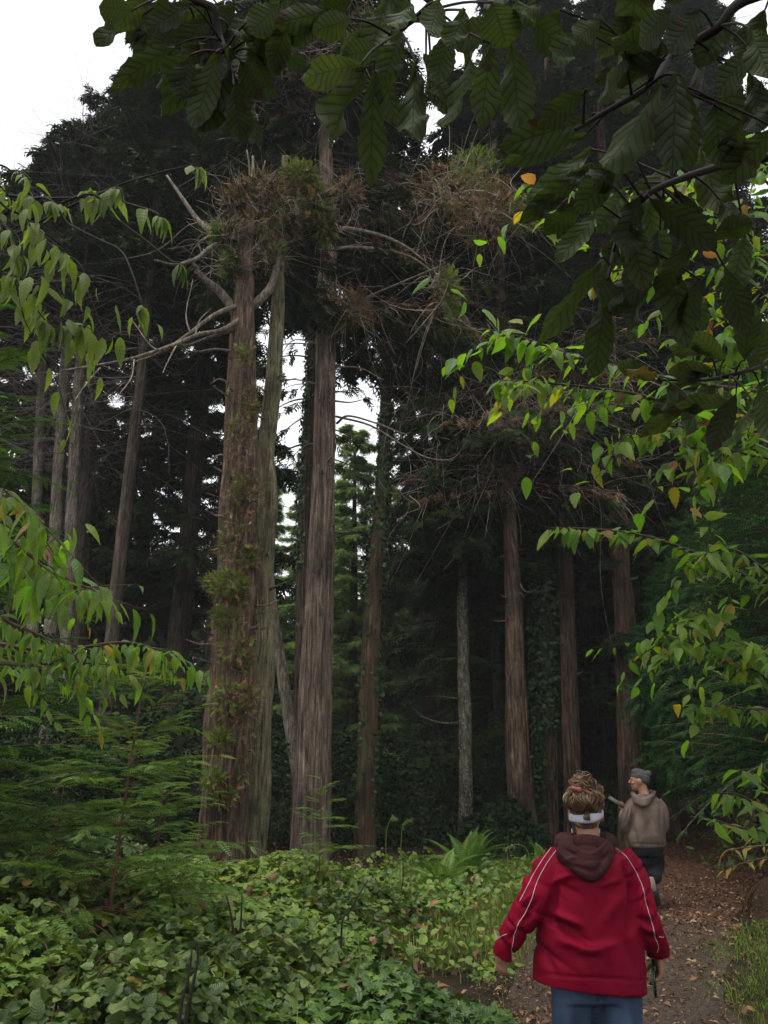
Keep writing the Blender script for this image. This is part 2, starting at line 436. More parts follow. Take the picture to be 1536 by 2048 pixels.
# ------------------------------------------------------------------ leaf templates (base at 0, along +Y, length 1)
def gridleaf(nl, nw, wfn, fold=.12, droop=.25, serr=0., wave=0., curl=0.):
    V = []; A = []
    for i in range(nl + 1):
        t = i / nl
        wd = wfn(t)
        for j in range(nw + 1):
            u = j / nw * 2 - 1
            ww = wd * (1 + serr * (1 if i % 2 else -1) * (abs(u) > .99))
            V.append([u * ww, t - .03 * u * u * 0, abs(u) * ww * fold * 2 - droop * t * t + wave * math.sin(t * 14 + u * 2) * abs(u) * .1 - curl * u * u * ww])
            A.append([u, t, 0])
    Q = [(i * (nw + 1) + j, i * (nw + 1) + j + 1, (i + 1) * (nw + 1) + j + 1, (i + 1) * (nw + 1) + j) for i in range(nl) for j in range(nw)]
    return np.array(V), np.zeros((0, 3), int), np.array(Q), np.array(A, float)
BIG = [gridleaf(14, 6, lambda t: .012 + .20 * max(0, math.sin(min(1, t) ** 1.3 * math.pi)) ** .72, f, d, .06, w_, c)
       for f, d, w_, c in [(rng.normal(.08, .16), rng.normal(.16, .2), rng.uniform(.2, 1.1), rng.normal(.3, .45)) for _ in range(16)]]
LIME = [gridleaf(10, 4, lambda t: .012 + .30 * math.sin(t ** .75 * math.pi) ** .85 * (.88 - .3 * t), f, d, .06, .15, c) for f, d, c in [(rng.normal(.14, .1), rng.normal(.28, .2), rng.normal(.1, .3)) for _ in range(8)]]
CHERRY = [gridleaf(10, 4, lambda t: .01 + .25 * math.sin(t ** .8 * math.pi) ** .9 * (.86 - .34 * t), f, d, .05, .1, c) for f, d, c in [(rng.normal(.15, .1), rng.normal(.38, .2), rng.normal(.1, .3)) for _ in range(8)]]
RND = [gridleaf(7, 4, lambda t: .02 + .40 * math.sin(t ** .85 * math.pi) ** .7, f, d, .07, .2, 0) for f, d in ((.10, .15), (.02, .3), (.18, .05))]
SHRUBL = gridleaf(3, 2, lambda t: .01 + .17 * math.sin(t * math.pi), .1, .2)
LIT = gridleaf(3, 2, lambda t: .02 + .26 * math.sin(t * math.pi), .35, .3)
def ivytpl():
    h = [(0, .0), (-.22, -.10), (-.48, .08), (-.62, .30), (-.36, .36), (-.46, .66), (-.18, .62), (0, 1.0)]
    o = h + [(-x, y) for x, y in h[-2:0:-1]]
    V = [[0, .36, .06]] + [[x, y, -.10 * abs(x) - .12 * max(0, y - .4)] for x, y in o]
    n = len(o)
    T = np.array([(0, 1 + (k + 1) % n, 1 + k) for k in range(n)])
    V = np.array(V, float); A = np.stack([V[:, 0] / .6, V[:, 1], V[:, 1] * 0], -1)
    return V, T, np.zeros((0, 4), int), A
IVY = ivytpl()
def farspray(n=8, wd=.11, seed=0, ln=.42):
    g = np.random.default_rng(seed); V = []; T = []
    def tri(a, b, w):
        a = np.array(a); b = np.array(b); d = nv(b - a); s = np.array([-d[1], d[0], 0]) * w
        k = len(V); V.extend([a - s * .4, (a + b) / 2 + s * .0 + s, b, (a + b) / 2 - s]); T.extend([(k, k + 3, k + 2), (k, k + 2, k + 1)])
    tri((0, 0, 0), (0, 1, -.15), .05)
    for i in range(n):
        y = .08 + .8 * (i + g.uniform(-.3, .3)) / n; s = 1 if i % 2 else -1
        l = ln * (1.1 - .7 * y) * g.uniform(.7, 1.2); an = g.uniform(.6, 1.0)
        tri((0, y, -.15 * y * y), (s * l * math.sin(an), y + l * math.cos(an), -.15 * y * y - g.uniform(-.05, .2)), wd * l * g.uniform(.8, 1.3) / .35 * .5)
    V = np.array(V); return V, np.array(T), np.zeros((0, 4), int), np.stack([V[:, 0], V[:, 1], V[:, 0] * 0], -1)
FAR = [farspray(8, .13, k) for k in range(3)]
FINE = [farspray(10, .09, 5 + k, .34) for k in range(3)]
def needles(n=15, ln=.17, wd=.024, prof=1, up=.03, droop=.15):
    V = []; Q = []
    V += [[-.008, 0, 0], [.008, 0, 0], [.004, 1, -droop], [-.004, 1, -droop]]; Q.append((0, 1, 2, 3))
    for i in range(n):
        y = .06 + .9 * i / n
        l = ln * (1 - .75 * max(0, (y - .45) / .55) ** 1.5) * (.55 + .45 * min(1, y / .2))
        for s in (-1, 1):
            k = len(V); z = -droop * y * y
            dx, dy = s * .86, .5
            a = np.array([0, y, z]); b = a + np.array([dx * l, dy * l, up * (1 if i % 2 else -.6) - .02]); m_ = (a + b) / 2 + np.array([0, 0, up * .6])
            pr = np.array([-dy * s, dx * s, 0]) * wd
            V += [a, m_ - pr, b, m_ + pr]; Q.append((k, k + 1, k + 2, k + 3))
    V = np.array(V, float); return V, np.zeros((0, 3), int), np.array(Q), np.stack([V[:, 0], V[:, 1], V[:, 0] * 0], -1)
NEED = needles()
NEEDW = needles(11, .17, .038, up=.07)
def frondtpl(n=26, arch=.55):
    V = []; Q = []; Z = lambda t: .55 * t - arch * 1.35 * t * t
    m_ = 9
    for i in range(m_):
        t = i / (m_ - 1); r = .008 * (1 - t * .7)
        V += [[-r, t * (1 - .15 * t), Z(t)], [r, t * (1 - .15 * t), Z(t)]]
    Q += [(2 * i, 2 * i + 1, 2 * i + 3, 2 * i + 2) for i in range(m_ - 1)]
    for i in range(n):
        t = .1 + .88 * i / n
        l = .17 * math.sin(min(1, (t + .12)) ** .8 * math.pi) ** .7 if t < .95 else .02
        l = max(l, .02)
        for s in (-1, 1):
            k = len(V); a = np.array([0, t * (1 - .15 * t), Z(t)]); b = a + np.array([s * l * .95, l * .3, -l * .18])
            m1 = a * .6 + b * .4 + np.array([0, .013, .008]); m2 = a * .6 + b * .4 + np.array([0, -.013, .004])
            V += [a, m1, b, m2]; Q.append((k, k + 1, k + 2, k + 3))
    V = np.array(V, float); return V, np.zeros((0, 3), int), np.array(Q), np.stack([V[:, 0], V[:, 1], V[:, 0] * 0], -1)
FROND = [frondtpl(26, a) for a in (.45, .6, .8)]
def bladetpl(b=.35):
    V = []; n = 5
    for i in range(n):
        t = i / (n - 1); r = .012 * (1 - t ** 1.5) + .001
        V += [[-r, b * t * t, t * (1 - .35 * b * t)], [r, b * t * t, t * (1 - .35 * b * t)]]
    V = np.array(V, float)
    return V, np.zeros((0, 3), int), np.array([(2 * i, 2 * i + 1, 2 * i + 3, 2 * i + 2) for i in range(n - 1)]), np.stack([V[:, 0] * 40, V[:, 2], V[:, 0] * 0], -1)
BLADE = [bladetpl(b) for b in (.2, .5, .9)]
def randrot_z(N):
    a = rng.uniform(0, 2 * math.pi, N); c, s = np.cos(a), np.sin(a); M = np.zeros((N, 3, 3))
    M[:, 0, 0] = c; M[:, 0, 1] = -s; M[:, 1, 0] = s; M[:, 1, 1] = c; M[:, 2, 2] = 1
    return M
def multi(g, tpls, P, Rm, S, rnd=None):
    P = np.asarray(P); k = rng.integers(0, len(tpls), len(P)); S = np.broadcast_to(S, (len(P),))
    if rnd is None: rnd = rng.random(len(P))
    for i, t in enumerate(tpls):
        m_ = k == i; g.inst(t, P[m_], Rm[m_], S[m_], rnd[m_])

# ------------------------------------------------------------------ ground and path
def sheet(name, xs, ys, zf, mat):
    X, Y = np.meshgrid(xs, ys); Z = zf(X, Y)
    V = np.stack([X, Y, Z], -1).reshape(-1, 3); nx, ny = len(xs), len(ys)
    i = np.arange(ny - 1)[:, None] * nx + np.arange(nx - 1)[None]
    Q = np.stack([i, i + 1, i + nx + 1, i + nx], -1).reshape(-1, 4)
    g = Geo(); g.add(V, None, Q); o = g.build(name, mat); o['kind'] = 'structure'; return o
sheet('ground', np.concatenate([[-600, -200, -80], np.arange(-30, 30.1, .5), [80, 200, 600]]),
      np.concatenate([[-200, -60], np.arange(-12, 46, .5), [60, 120, 300, 900]]), gz, MATS['soil'])
ys = np.arange(-6, 40, .08); us = np.linspace(-1, 1, 15)
V = np.stack([(pcx(ys)[:, None] + us[None] * (phw(ys) + .10 * noise(np.stack([ys, 0 * ys, 0 * ys], -1), 4.0, 61))[:, None]), np.repeat(ys[:, None], 15, 1), np.zeros((len(ys), 15))], -1)
V[..., 2] = gz(V[..., 0], V[..., 1]) + .012 - .006 * us[None] ** 4
i = np.arange(len(ys) - 1)[:, None] * 15 + np.arange(14)[None]
g = Geo(); g.add(V.reshape(-1, 3), None, np.stack([i, i + 1, i + 16, i + 15], -1).reshape(-1, 4))
o = g.build('path', MATS['path']); o['kind'] = 'structure'

# ------------------------------------------------------------------ trunks, limbs, crowns
def trunk_into(g, pts, rad, sides=72, amp=.12, seed=0, step=.06, flute=7, lump=.05):
    pts = np.asarray(pts, float); rad = np.asarray(rad, float)
    P, r = spline(pts, rad, 6)
    L = np.concatenate([[0], np.cumsum(np.linalg.norm(np.diff(P, axis=0), axis=1))])
    n = max(6, int(L[-1] / step)); l = np.linspace(0, L[-1], n)
    P = np.stack([np.interp(l, L, P[:, k]) for k in range(3)], -1); r = np.interp(l, L, r)
    tan = nv(np.gradient(P, axis=0))
    a = nv(np.cross(tan, np.tile([0, 1, .001], (n, 1)))); b = np.cross(tan, a)
    th = np.arange(sides) * 2 * math.pi / sides
    gq = np.random.default_rng(seed)
    D = np.zeros((n, sides))
    for k in range(9):
        m_ = gq.integers(flute, flute * 5); D += np.sin(m_ * th[None] + gq.uniform(0, 6.3) + .6 * np.sin(l[:, None] * gq.uniform(.3, 1.4) + gq.uniform(0, 6))) * amp * gq.uniform(.1, .35)
    for k in range(5):
        m_ = gq.integers(1, 4); D += np.sin(m_ * th[None] + gq.uniform(0, 6.3) + l[:, None] * gq.uniform(-1.5, 1.5)) * np.sin(l[:, None] * gq.uniform(.8, 3.5) + gq.uniform(0, 6)) * lump * .4
    D += gq.normal(size=D.shape) * amp * .10
    fl = np.exp(-l / .45)[:, None] * (.16 + .22 * np.sin(5 * th + gq.uniform(0, 6))[None])
    rr = r[:, None] * (1 + D + fl)
    W = P[:, None] + rr[..., None] * (np.cos(th)[None, :, None] * a[:, None] + np.sin(th)[None, :, None] * b[:, None])
    i = np.arange(n - 1)[:, None] * sides; j = np.arange(sides)[None]; j2 = (j + 1) % sides
    Q = np.stack([i + j, i + j2, i + sides + j2, i + sides + j], -1).reshape(-1, 4)
    V = np.vstack([W.reshape(-1, 3), P[-1] + tan[-1] * r[-1] * .6])
    T = [(n * sides, (n - 1) * sides + k, (n - 1) * sides + (k + 1) % sides) for k in range(sides)]
    g.add(V, T, Q)
    return P, r

def px_trunk(pix, D, topz=None, tr=.06, lean=None):
    P = []; r = []
    for x, y, wd in pix:
        q = at(x, y, D); P.append(q); r.append(wd / 2 / F * depth(q))
    P = np.array(P); r = np.array(r)
    d = P[0] - P[1] if len(P) > 1 else np.array([0, 0, -1.])
    if P[0][2] > gz(P[0][0], D) - .2:
        k = (P[0][2] - (gz(P[0][0], D) - .25)) / max(1e-3, -d[2])
        P = np.vstack([P[0] + d * k, P]); r = np.concatenate([[r[0] * 1.06], r])
    if topz and topz > P[-1][2]:
        d = nv(P[-1] - P[-2]); d = d / d[2]; h = topz - P[-1][2]
        P = np.vstack([P, P[-1] + d * h * .5, P[-1] + d * h]); r = np.concatenate([r, [r[-1] * .6 + tr * .4, tr]])
    return P, r
def px_tree(name, label, pix, D, bark, topz=None, cat='tree', group=None, **kw):
    P, r = px_trunk(pix, D, topz)
    t = thing(name, label, cat, (P[0][0], P[0][1], float(gz(P[0][0], P[0][1]))), group)
    g = Geo(); Pl, rl = trunk_into(g, P, r, **kw); g.build('trunk', MATS[bark], t)
    return t, Pl, rl
def px_line(pts, Y0, Y1, wig=0.0):
    n = len(pts); out = []
    for k, (x, y) in enumerate(pts):
        q = at(x, y, Y0 + (Y1 - Y0) * k / max(1, n - 1)); out.append(q + rng.normal(size=3) * wig)
    return np.array(out)
class Limbs(list):
    n = 1
def px_limb(g, pts, Y0, Y1, r0, r1, sides=7, wig=.02):
    P = px_line(pts, Y0, Y1, wig); n = len(P)
    if isinstance(g, Limbs): g.append(Geo()); g = g[-1]
    g.tube(P, r0 + (r1 - r0) * np.linspace(0, 1, n) ** .8, sides, 5, rng.random())
    return P
def twigs(g, P0, D, L, bend=.5, r=.006, n=7, down=.2, sides=3):
    K = len(P0); s = np.linspace(0, 1, n)[None, :, None]
    L = np.broadcast_to(L, (K,))[:, None, None]
    b1 = rng.normal(size=(K, 1, 3)) * bend; b1[..., 2] -= down
    b2 = rng.normal(size=(K, 1, 3)) * bend * .5
    P = P0[:, None] + L * (D[:, None] * s + b1 * s ** 2 + b2 * np.sin(s * 6) * .25)
    g.tubes(P, (r * (1 - .75 * s[..., 0])) * rng.uniform(.6, 1.3, (K, 1)), sides)
    return P
def boughs(gw, gs, P0, az, el, Lg, droop, nsp, tpls, size, width=.3, wr=.03, s0=.15, flat=.35, hang=.25):
    K = len(P0); n = 9; s = np.linspace(0, 1, n)
    dh = np.stack([np.cos(az), np.sin(az), 0 * az], -1); side = np.stack([-np.sin(az), np.cos(az), 0 * az], -1)
    curve = rng.normal(size=K) * .12
    def pos(k, ss):
        return P0[k] + (Lg[k] * ss * np.cos(el[k]))[:, None] * dh[k] + (Lg[k] * ss ** 2 * curve[k])[:, None] * side[k] + \
            np.stack([0 * ss, 0 * ss, Lg[k] * (ss * np.sin(el[k]) - droop[k] * ss ** 2)], -1)
    kk = np.repeat(np.arange(K), n); pw = pos(kk, np.tile(s, K)).reshape(K, n, 3)
    if gw is not None: gw.tubes(pw, wr * (Lg[:, None] / Lg.max()) * (1 - .85 * s)[None], 4)
    k = np.repeat(np.arange(K), nsp); ss = s0 + (1 - s0) * rng.random(K * nsp) ** .8
    lat = rng.uniform(-1, 1, K * nsp); wl = width * Lg[k] * (1.15 - ss) * lat
    P = pos(k, ss) + wl[:, None] * side[k]; P[:, 2] -= hang * np.abs(wl) + rng.random(K * nsp) * .12
    d = dh[k] * .8 + side[k] * np.sign(lat)[:, None] * rng.uniform(.2, 1., (K * nsp, 1)) + rng.normal(size=(K * nsp, 3)) * .25
    d[:, 2] -= hang * 1.2 + droop[k] * ss
    nn = rng.normal(size=(K * nsp, 3)) * flat; nn[:, 2] += 1
    multi(gs, tpls, P, orient(d, nn), size * rng.uniform(.6, 1.25, K * nsp))
    return pw
def crown_boughs(gw, gs, axis_pts, z0, z1, nb, L0, L1, nsp, tpls, size, droop=(.1, .35), el=(-.1, .35), back=False, **kw):
    z = z0 + (z1 - z0) * (np.arange(nb) + rng.random(nb)) / nb
    A = np.asarray(axis_pts); P0 = np.stack([np.interp(z, A[:, 2], A[:, 0]), np.interp(z, A[:, 2], A[:, 1]), z], -1)
    f = (z - z0) / (z1 - z0)
    Lg = (L0 + (L1 - L0) * f) * rng.uniform(.6, 1.15, nb)
    az = np.arange(nb) * 2.4 + rng.normal(size=nb) * .4
    if back: az = (az % 6.283) * .5 * .9 + .15
    return boughs(gw, gs, P0, az, rng.uniform(*el, nb), Lg, rng.uniform(*droop, nb), nsp, tpls, size, **kw)
def clump(gt, gb, gg, c, rx, ry, rz=None, nt=0, nb=0, ng=0, gdir=None, Lt=.9, sz=.26, tr=.007):
    C = at(*c); dp = depth(C); rr = np.array([rx / F * dp, (rz or rx) / F * dp, ry / F * dp])
    if nt:
        P0 = C + nv(rng.normal(size=(nt, 3))) * rng.random((nt, 1)) ** .5 * rr * .9
        twigs(gt, P0, nv((P0 - C) / rr + rng.normal(size=(nt, 3)) * .8), Lt * rng.uniform(.4, 1.2, nt), .55, tr, 8, .15)
    for g_, n, bias in ((gb, nb, None), (gg, ng, gdir)):
        if not n: continue
        u = nv(rng.normal(size=(n, 3)))
        if bias is not None: u = nv(u + np.array(bias) * 1.1)
        P = C + u * rng.random((n, 1)) ** .4 * rr
        d = nv(u + rng.normal(size=(n, 3)) * .6 + [0, 0, .15])
        multi(g_, FINE, P, orient(d, rng.normal(size=(n, 3))), sz * rng.uniform(.6, 1.3, n))

def dead_boughs(P, spec, gl, gt, gb, gg, gs, rz=1.0):
    """layered boughs: bare inside, hung with curved dead twigs, browned foliage along the top and green at the tips"""
    A = np.asarray(P); z = np.array([q[0] for q in spec]); K = len(z)
    P0 = np.stack([np.interp(z, A[:, 2], A[:, 0]), np.interp(z, A[:, 2], A[:, 1]), z], -1); az = np.array([q[1] for q in spec]); Lg = np.array([q[2] for q in spec]); el = np.array([q[3] for q in spec]); dr = np.array([q[4] for q in spec])
    pw = boughs(gl, gb, P0, az, el, Lg, dr, 70, FINE, .26, width=.26, wr=.05, s0=.35, hang=.25)
    boughs(None, gg, P0, az, el, Lg, dr, 46, FINE, .28, width=.24, s0=.72, hang=.35)
    boughs(None, gs, P0 - [0, 0, .25], az, el, Lg, dr + .06, 60, FAR, .42, width=.3, s0=.25, hang=.4)
    m = 30; k = rng.integers(0, K, K * m // 1); j = rng.integers(2, 9, len(k)); S0 = pw[k, j] + rng.normal(size=(len(k), 3)) * .06
    d = rng.normal(size=(len(k), 3)) * .7 + np.stack([np.cos(az[k]), np.sin(az[k]), -.35 + 0 * az[k]], -1) * .8
    twigs(gt, S0, nv(d), rng.uniform(.4, 1.4, len(k)), .6, .0095, 10, .4)
    return pw
def stubs(t, P, r, n, z0, z1, mat, seed, L=(.06, .35)):
    g = np.random.default_rng(seed)
    for k in range(n):
        z = g.uniform(z0, z1); c = np.array([np.interp(z, P[:, 2], P[:, q]) for q in range(3)]); rr = np.interp(z, P[:, 2], r); a = g.uniform(3.0, 6.4)
        o = np.array([math.cos(a), math.sin(a), 0]); l = g.uniform(*L); q = Geo(); q.tube([c + o * rr * .8, c + o * (rr + l * .5) + [0, 0, g.uniform(-.03, .05)], c + o * (rr + l) + [0, 0, g.uniform(-.12, .1)]], [.024, .016, .007], 7, 3, .5); q.build('branch_stub', MATS[mat], t)
def add_parts(t, **parts):
    for nm, (g, m) in parts.items():
        if isinstance(g, Limbs):
            for q in g: q.build(nm, MATS[m], t)
        elif g.n: g.build(nm, MATS[m], t)
def ivy_on(g, P, r, z0, z1, n, size=.075, az=None, spread=.04):
    z = rng.uniform(z0, z1, n); c = np.stack([np.interp(z, P[:, 2], P[:, k]) for k in range(3)], -1); rr = np.interp(z, P[:, 2], r)
    a = rng.uniform(0, 6.283, n) if az is None else rng.normal(az[0], az[1], n)
    o = np.stack([np.cos(a), np.sin(a), 0 * a], -1)
    Q = c + o * (rr + rng.random(n) * spread + .015)[:, None]
    d = rng.normal(size=(n, 3)) * .5; d[:, 2] -= .8
    g.inst(IVY, Q, orient(d, o + rng.normal(size=(n, 3)) * .35), size * rng.uniform(.6, 1.3, n))

# --- the reddish snag with tufts of dead foliage, broken top and bare limbs
t1, P1, r1 = px_tree('snag_tree', 'thick reddish trunk with broken top, forked bare limbs and tufts of dead foliage', [(447, 1690, 92), (447, 1600, 88), (462, 1380, 90), (472, 1180, 82), (478, 1000, 74), (482, 820, 60), (484, 680, 50), (487, 600, 40), (492, 548, 30)], 11.5, 'bark_shag', amp=.09, lump=.12, seed=3)
gl, gt, gb, gg, gf, gv = Limbs(), Geo(), Geo(), Geo(), Geo(), Geo()
px_limb(gl, [(478, 640), (445, 590), (412, 562), (394, 540)], 11.5, 11.2, .10, .05, 10)
px_limb(gl, [(394, 540), (388, 520), (405, 505), (395, 490)], 11.2, 11.0, .04, .01)
px_limb(gl, [(492, 615), (520, 600), (545, 570), (556, 530), (560, 480)], 11.5, 11.6, .10, .05, 10)
px_limb(gl, [(497, 628), (440, 655), (395, 670), (350, 688), (270, 715), (190, 733), (120, 742)], 11.4, 9.6, .05, .012)
px_limb(gl, [(480, 610), (430, 630), (380, 665), (330, 700), (270, 722)], 11.4, 10.2, .05, .012)
px_limb(gl, [(475, 655), (420, 680), (380, 690), (345, 688)], 11.4, 10.6, .035, .01)
px_limb(gl, [(470, 703), (430, 700), (390, 702), (355, 695)], 11.4, 10.8, .03, .01)
px_limb(gl, [(445, 475), (400, 440), (362, 392), (338, 352)], 11.5, 12.2, .07, .02, 9)
px_limb(gl, [(450, 480), (420, 500), (390, 520), (350, 528), (310, 520)], 11.4, 10.5, .05, .02)
px_limb(gl, [(495, 400), (497, 340), (494, 302)], 11.5, 11.5, .035, .012)
px_limb(gl, [(502, 410), (505, 350), (508, 312)], 11.5, 11.5, .05, .022, 9)
px_limb(gl, [(520, 400), (522, 355), (532, 322)], 11.5, 11.5, .03, .012)
px_limb(gl, [(492, 560), (495, 480), (500, 400)], 11.5, 11.5, .10, .07, 10)
for a, b, r_ in (((432, 1288), (372, 1284), .022), ((432, 1270), (398, 1262), .016), ((430, 1328), (386, 1322), .014), ((512, 1212), (555, 1202), .018), ((505, 1232), (552, 1216), .012), ((450, 1000), (415, 985), .014), ((516, 1260), (548, 1250), .012), ((462, 800), (425, 770), .015)):
    px_limb(gl, [a, ((a[0] + b[0]) / 2, (a[1] + b[1]) / 2 + 1), b], 11.4, 11.0, r_, r_ * .5)
for pts in ([(330, 700), (300, 690), (262, 640)], [(270, 720), (262, 755), (240, 790)], [(380, 668), (372, 620), (385, 560)], [(350, 690), (330, 730), (325, 745)], [(390, 672), (400, 640), (420, 615)], [(200, 735), (180, 760), (150, 800)]):
    px_limb(gt, pts, 10.6, 10.4, .014, .005)
for c, rx, ry, a, b, d, gd in (((480, 400, 11.4), 36, 24, 60, 300, 40, (0, 0, 1)), ((530, 385, 11.4), 46, 26, 70, 320, 30, (0, 0, 1)), ((455, 470, 11.3), 22, 40, 40, 80, 260, (-1.5, 0, 0)), ((470, 530, 11.4), 24, 36, 40, 90, 200, (-1, 0, 0)), ((600, 362, 11.5), 36, 26, 40, 220, 300, (0, -.4, 0)), ((630, 400, 11.6), 26, 40, 40, 120, 200, (0, 0, 0)), ((692, 388, 12), 30, 22, 80, 260, 20, (0, 0, 1)),
                            ((560, 430, 11.6), 66, 26, 90, 240, 100, (.2, 0, -.3)), ((510, 460, 11.5), 50, 36, 90, 160, 60, (0, 0, -.3)), ((540, 510, 11.6), 26, 40, 60, 140, 60, (1, 0, 0)), ((648, 450, 12), 26, 40, 40, 120, 160, (0, 0, -.5))):
    clump(gt, gb, gg, c, rx, ry, None, int(a * 1.2), b, d, gd, .5, .17, .006); clump(gt, gb, gf, c, rx * .8, ry * .7, None, 0, 0, 70, (0, 0, -.6), .42, .24)
for x, y, rx, ry, a, b, d in ((478, 1010, 40, 60, 140, 60, 0), (470, 1090, 40, 50, 120, 60, 20), (452, 1170, 42, 26, 60, 90, 120), (480, 900, 30, 70, 110, 40, 0), (505, 1000, 22, 60, 80, 30, 0), (468, 1300, 40, 40, 60, 40, 20), (455, 1400, 36, 40, 60, 50, 50), (490, 1420, 25, 60, 70, 60, 0), (440, 1480, 26, 18, 30, 40, 60), (425, 1560, 24, 18, 30, 30, 50), (440, 1240, 14, 24, 20, 20, 60), (495, 780, 16, 80, 70, 20, 0)):
    clump(gv, gb, gg, (x, y, 11.05), rx, ry, rx * .8, int(a * .7), int(b * 1.3), int(d * 2.2), (0, -.4, .2), .3, .12, .004)
for k in range(26):
    y = rng.uniform(700, 1640); f = rng.uniform(-1, 1); x = np.interp(y, [548, 700, 1000, 1300, 1650], [488, 485, 480, 466, 447]) + f * np.interp(y, [548, 1000, 1650], [14, 34, 42])
    clump(gv, gb, gg, (x, y, 11.12 + .2 * abs(f)), rng.uniform(6, 18), rng.uniform(12, 34), 8, 12, rng.integers(14, 44), rng.integers(14, 46), (0, -.5, 0), .2, .12, .004)
stubs(t1, P1, r1, 14, 1.5, 9, 'deadwood', 5)
lv = Geo(); ivy_on(lv, P1, r1, 2.5, 9, 60, .06, (-1.4, .7), .2)
add_parts(t1, limb=(gl, 'bark_grey'), dead_twigs=(gt, 'deadtwig'), dead_foliage=(gb, 'needle_brown'), green_tufts=(gg, 'needle_olive'), dark_foliage=(gf, 'needle_far'), vines=(gv, 'twig'), clinging_leaves=(lv, 'litter'))

# --- mossy companion trunk
t, P, r = px_tree('mossy_tree', 'slender trunk green with moss, leaning against the tufted broken trunk', [(504, 1720, 48), (512, 1600, 46), (519, 1450, 42), (530, 1300, 34), (529, 1150, 36), (537, 1000, 33), (534, 900, 29), (545, 780, 34), (549, 700, 27), (556, 600, 22), (560, 520, 14)], 12.1, 'bark_moss', 13.6, seed=5, amp=.08, lump=.26)
stubs(t, P, r, 8, 3, 9, 'bark_moss', 9)
gl, gs = Geo(), Geo()
crown_boughs(gl, gs, P, 10.5, 13.6, 24, 1.6, .8, 60, FINE, .4, wr=.03, back=True)
add_parts(t, branches=(gl, 'bark_dark'), foliage=(gs, 'needle_far'))

# --- central redwood
t2, P2, r2 = px_tree('redwood_tree', 'tallest straight pinkish brown redwood trunk in the middle, standing in front of a darker one', [(622, 1690, 76), (626, 1550, 74), (634, 1300, 62), (642, 1120, 52), (646, 1000, 45), (650, 800, 41), (653, 600, 37), (656, 450, 34), (652, 330, 26)], 14.0, 'bark_main', 26, seed=8, amp=.06, lump=.05, sides=80)
gb2, gl, gt, gb, gg, gs = Geo(), Limbs(), Geo(), Geo(), Geo(), Geo()
px_limb(gl, [(672, 458), (715, 462), (770, 475), (810, 492), (850, 520)], 14, 13, .06, .02)
px_limb(gl, [(675, 497), (720, 496), (770, 500), (820, 512), (860, 540)], 14, 13.2, .055, .02)
px_limb(gl, [(672, 850), (700, 832), (760, 848), (800, 868), (822, 862)], 14, 12.6, .028, .008)
px_limb(gl, [(672, 835), (740, 850), (800, 890), (850, 915), (905, 915), (932, 880)], 14, 12, .025, .007)
px_limb(gl, [(672, 800), (700, 806), (725, 798)], 14, 13.6, .022, .008)
px_limb(gl, [(670, 655), (730, 600), (790, 572), (880, 540)], 14, 12.6, .03, .018)
px_limb(gl, [(672, 735), (720, 738), (770, 760)], 14, 13, .02, .008)
px_limb(gl, [(605, 1255), (592, 1248)], 13.8, 13.6, .02, .012)
for y in (400, 560, 620, 690, 770, 900): px_limb(gl, [(655, y), (655 - rng.uniform(30, 70), y - 10), (655 - rng.uniform(80, 110), y + rng.uniform(-40, 30))], 14.2, 15, .02, .006)
for c, rx, ry, a, b, d, gd in (((700, 618, 13.4), 34, 30, 70, 200, 40, (0, 0, -1)), ((885, 590, 12.8), 24, 60, 50, 60, 260, (1, -.3, 0)), ((985, 430, 13.2), 85, 36, 100, 420, 160, (1.3, 0, .2)), ((900, 400, 13.4), 90, 34, 110, 300, 60, (0, 0, 1)), ((950, 350, 13.6), 50, 40, 30, 0, 200, (0, -.5, .4)), ((570, 170, 14), 110, 60, 160, 260, 60, (0, .5, 0))):
    clump(gt, gb, gg, c, rx, ry, None, int(a * .8), b, d, gd, .8, .22, .010)
sp = []
for k in range(18): sp.append((rng.uniform(11.4, 16), rng.normal(.42, .28), rng.uniform(2.2, 3.9), rng.uniform(-.05, .35), rng.uniform(.15, .4)))
for k in range(9): sp.append((rng.uniform(13.2, 18), rng.normal(2.65, .3), rng.uniform(1.2, 2.6), rng.uniform(0, .4), rng.uniform(.1, .35)))
for k in range(9): sp.append((rng.uniform(17, 21), rng.uniform(-2.2, -.9), rng.uniform(1.0, 2.2), rng.uniform(0, .4), rng.uniform(.1, .35)))
crown_boughs(gb2, gs, P2, 18, 26, 44, 3.0, 1.2, 90, FAR, .5)
dead_boughs(P2, sp, gb2, gt, gb, gg, gs)
stubs(t2, P2, r2, 9, 3, 12, 'deadwood', 4)
crown_boughs(gb2, gs, P2, 12.5, 26, 70, 3.8, 1.4, 100, FAR, .5, back=True, wr=.045, droop=(.15, .4))
add_parts(t2, limb=(gl, 'deadwood'), branches=(gb2, 'bark_dark'), dead_twigs=(gt, 'deadtwig'), dead_foliage=(gb, 'needle_brown'), green_tufts=(gg, 'needle_olive'), foliage=(gs, 'needle_far'))
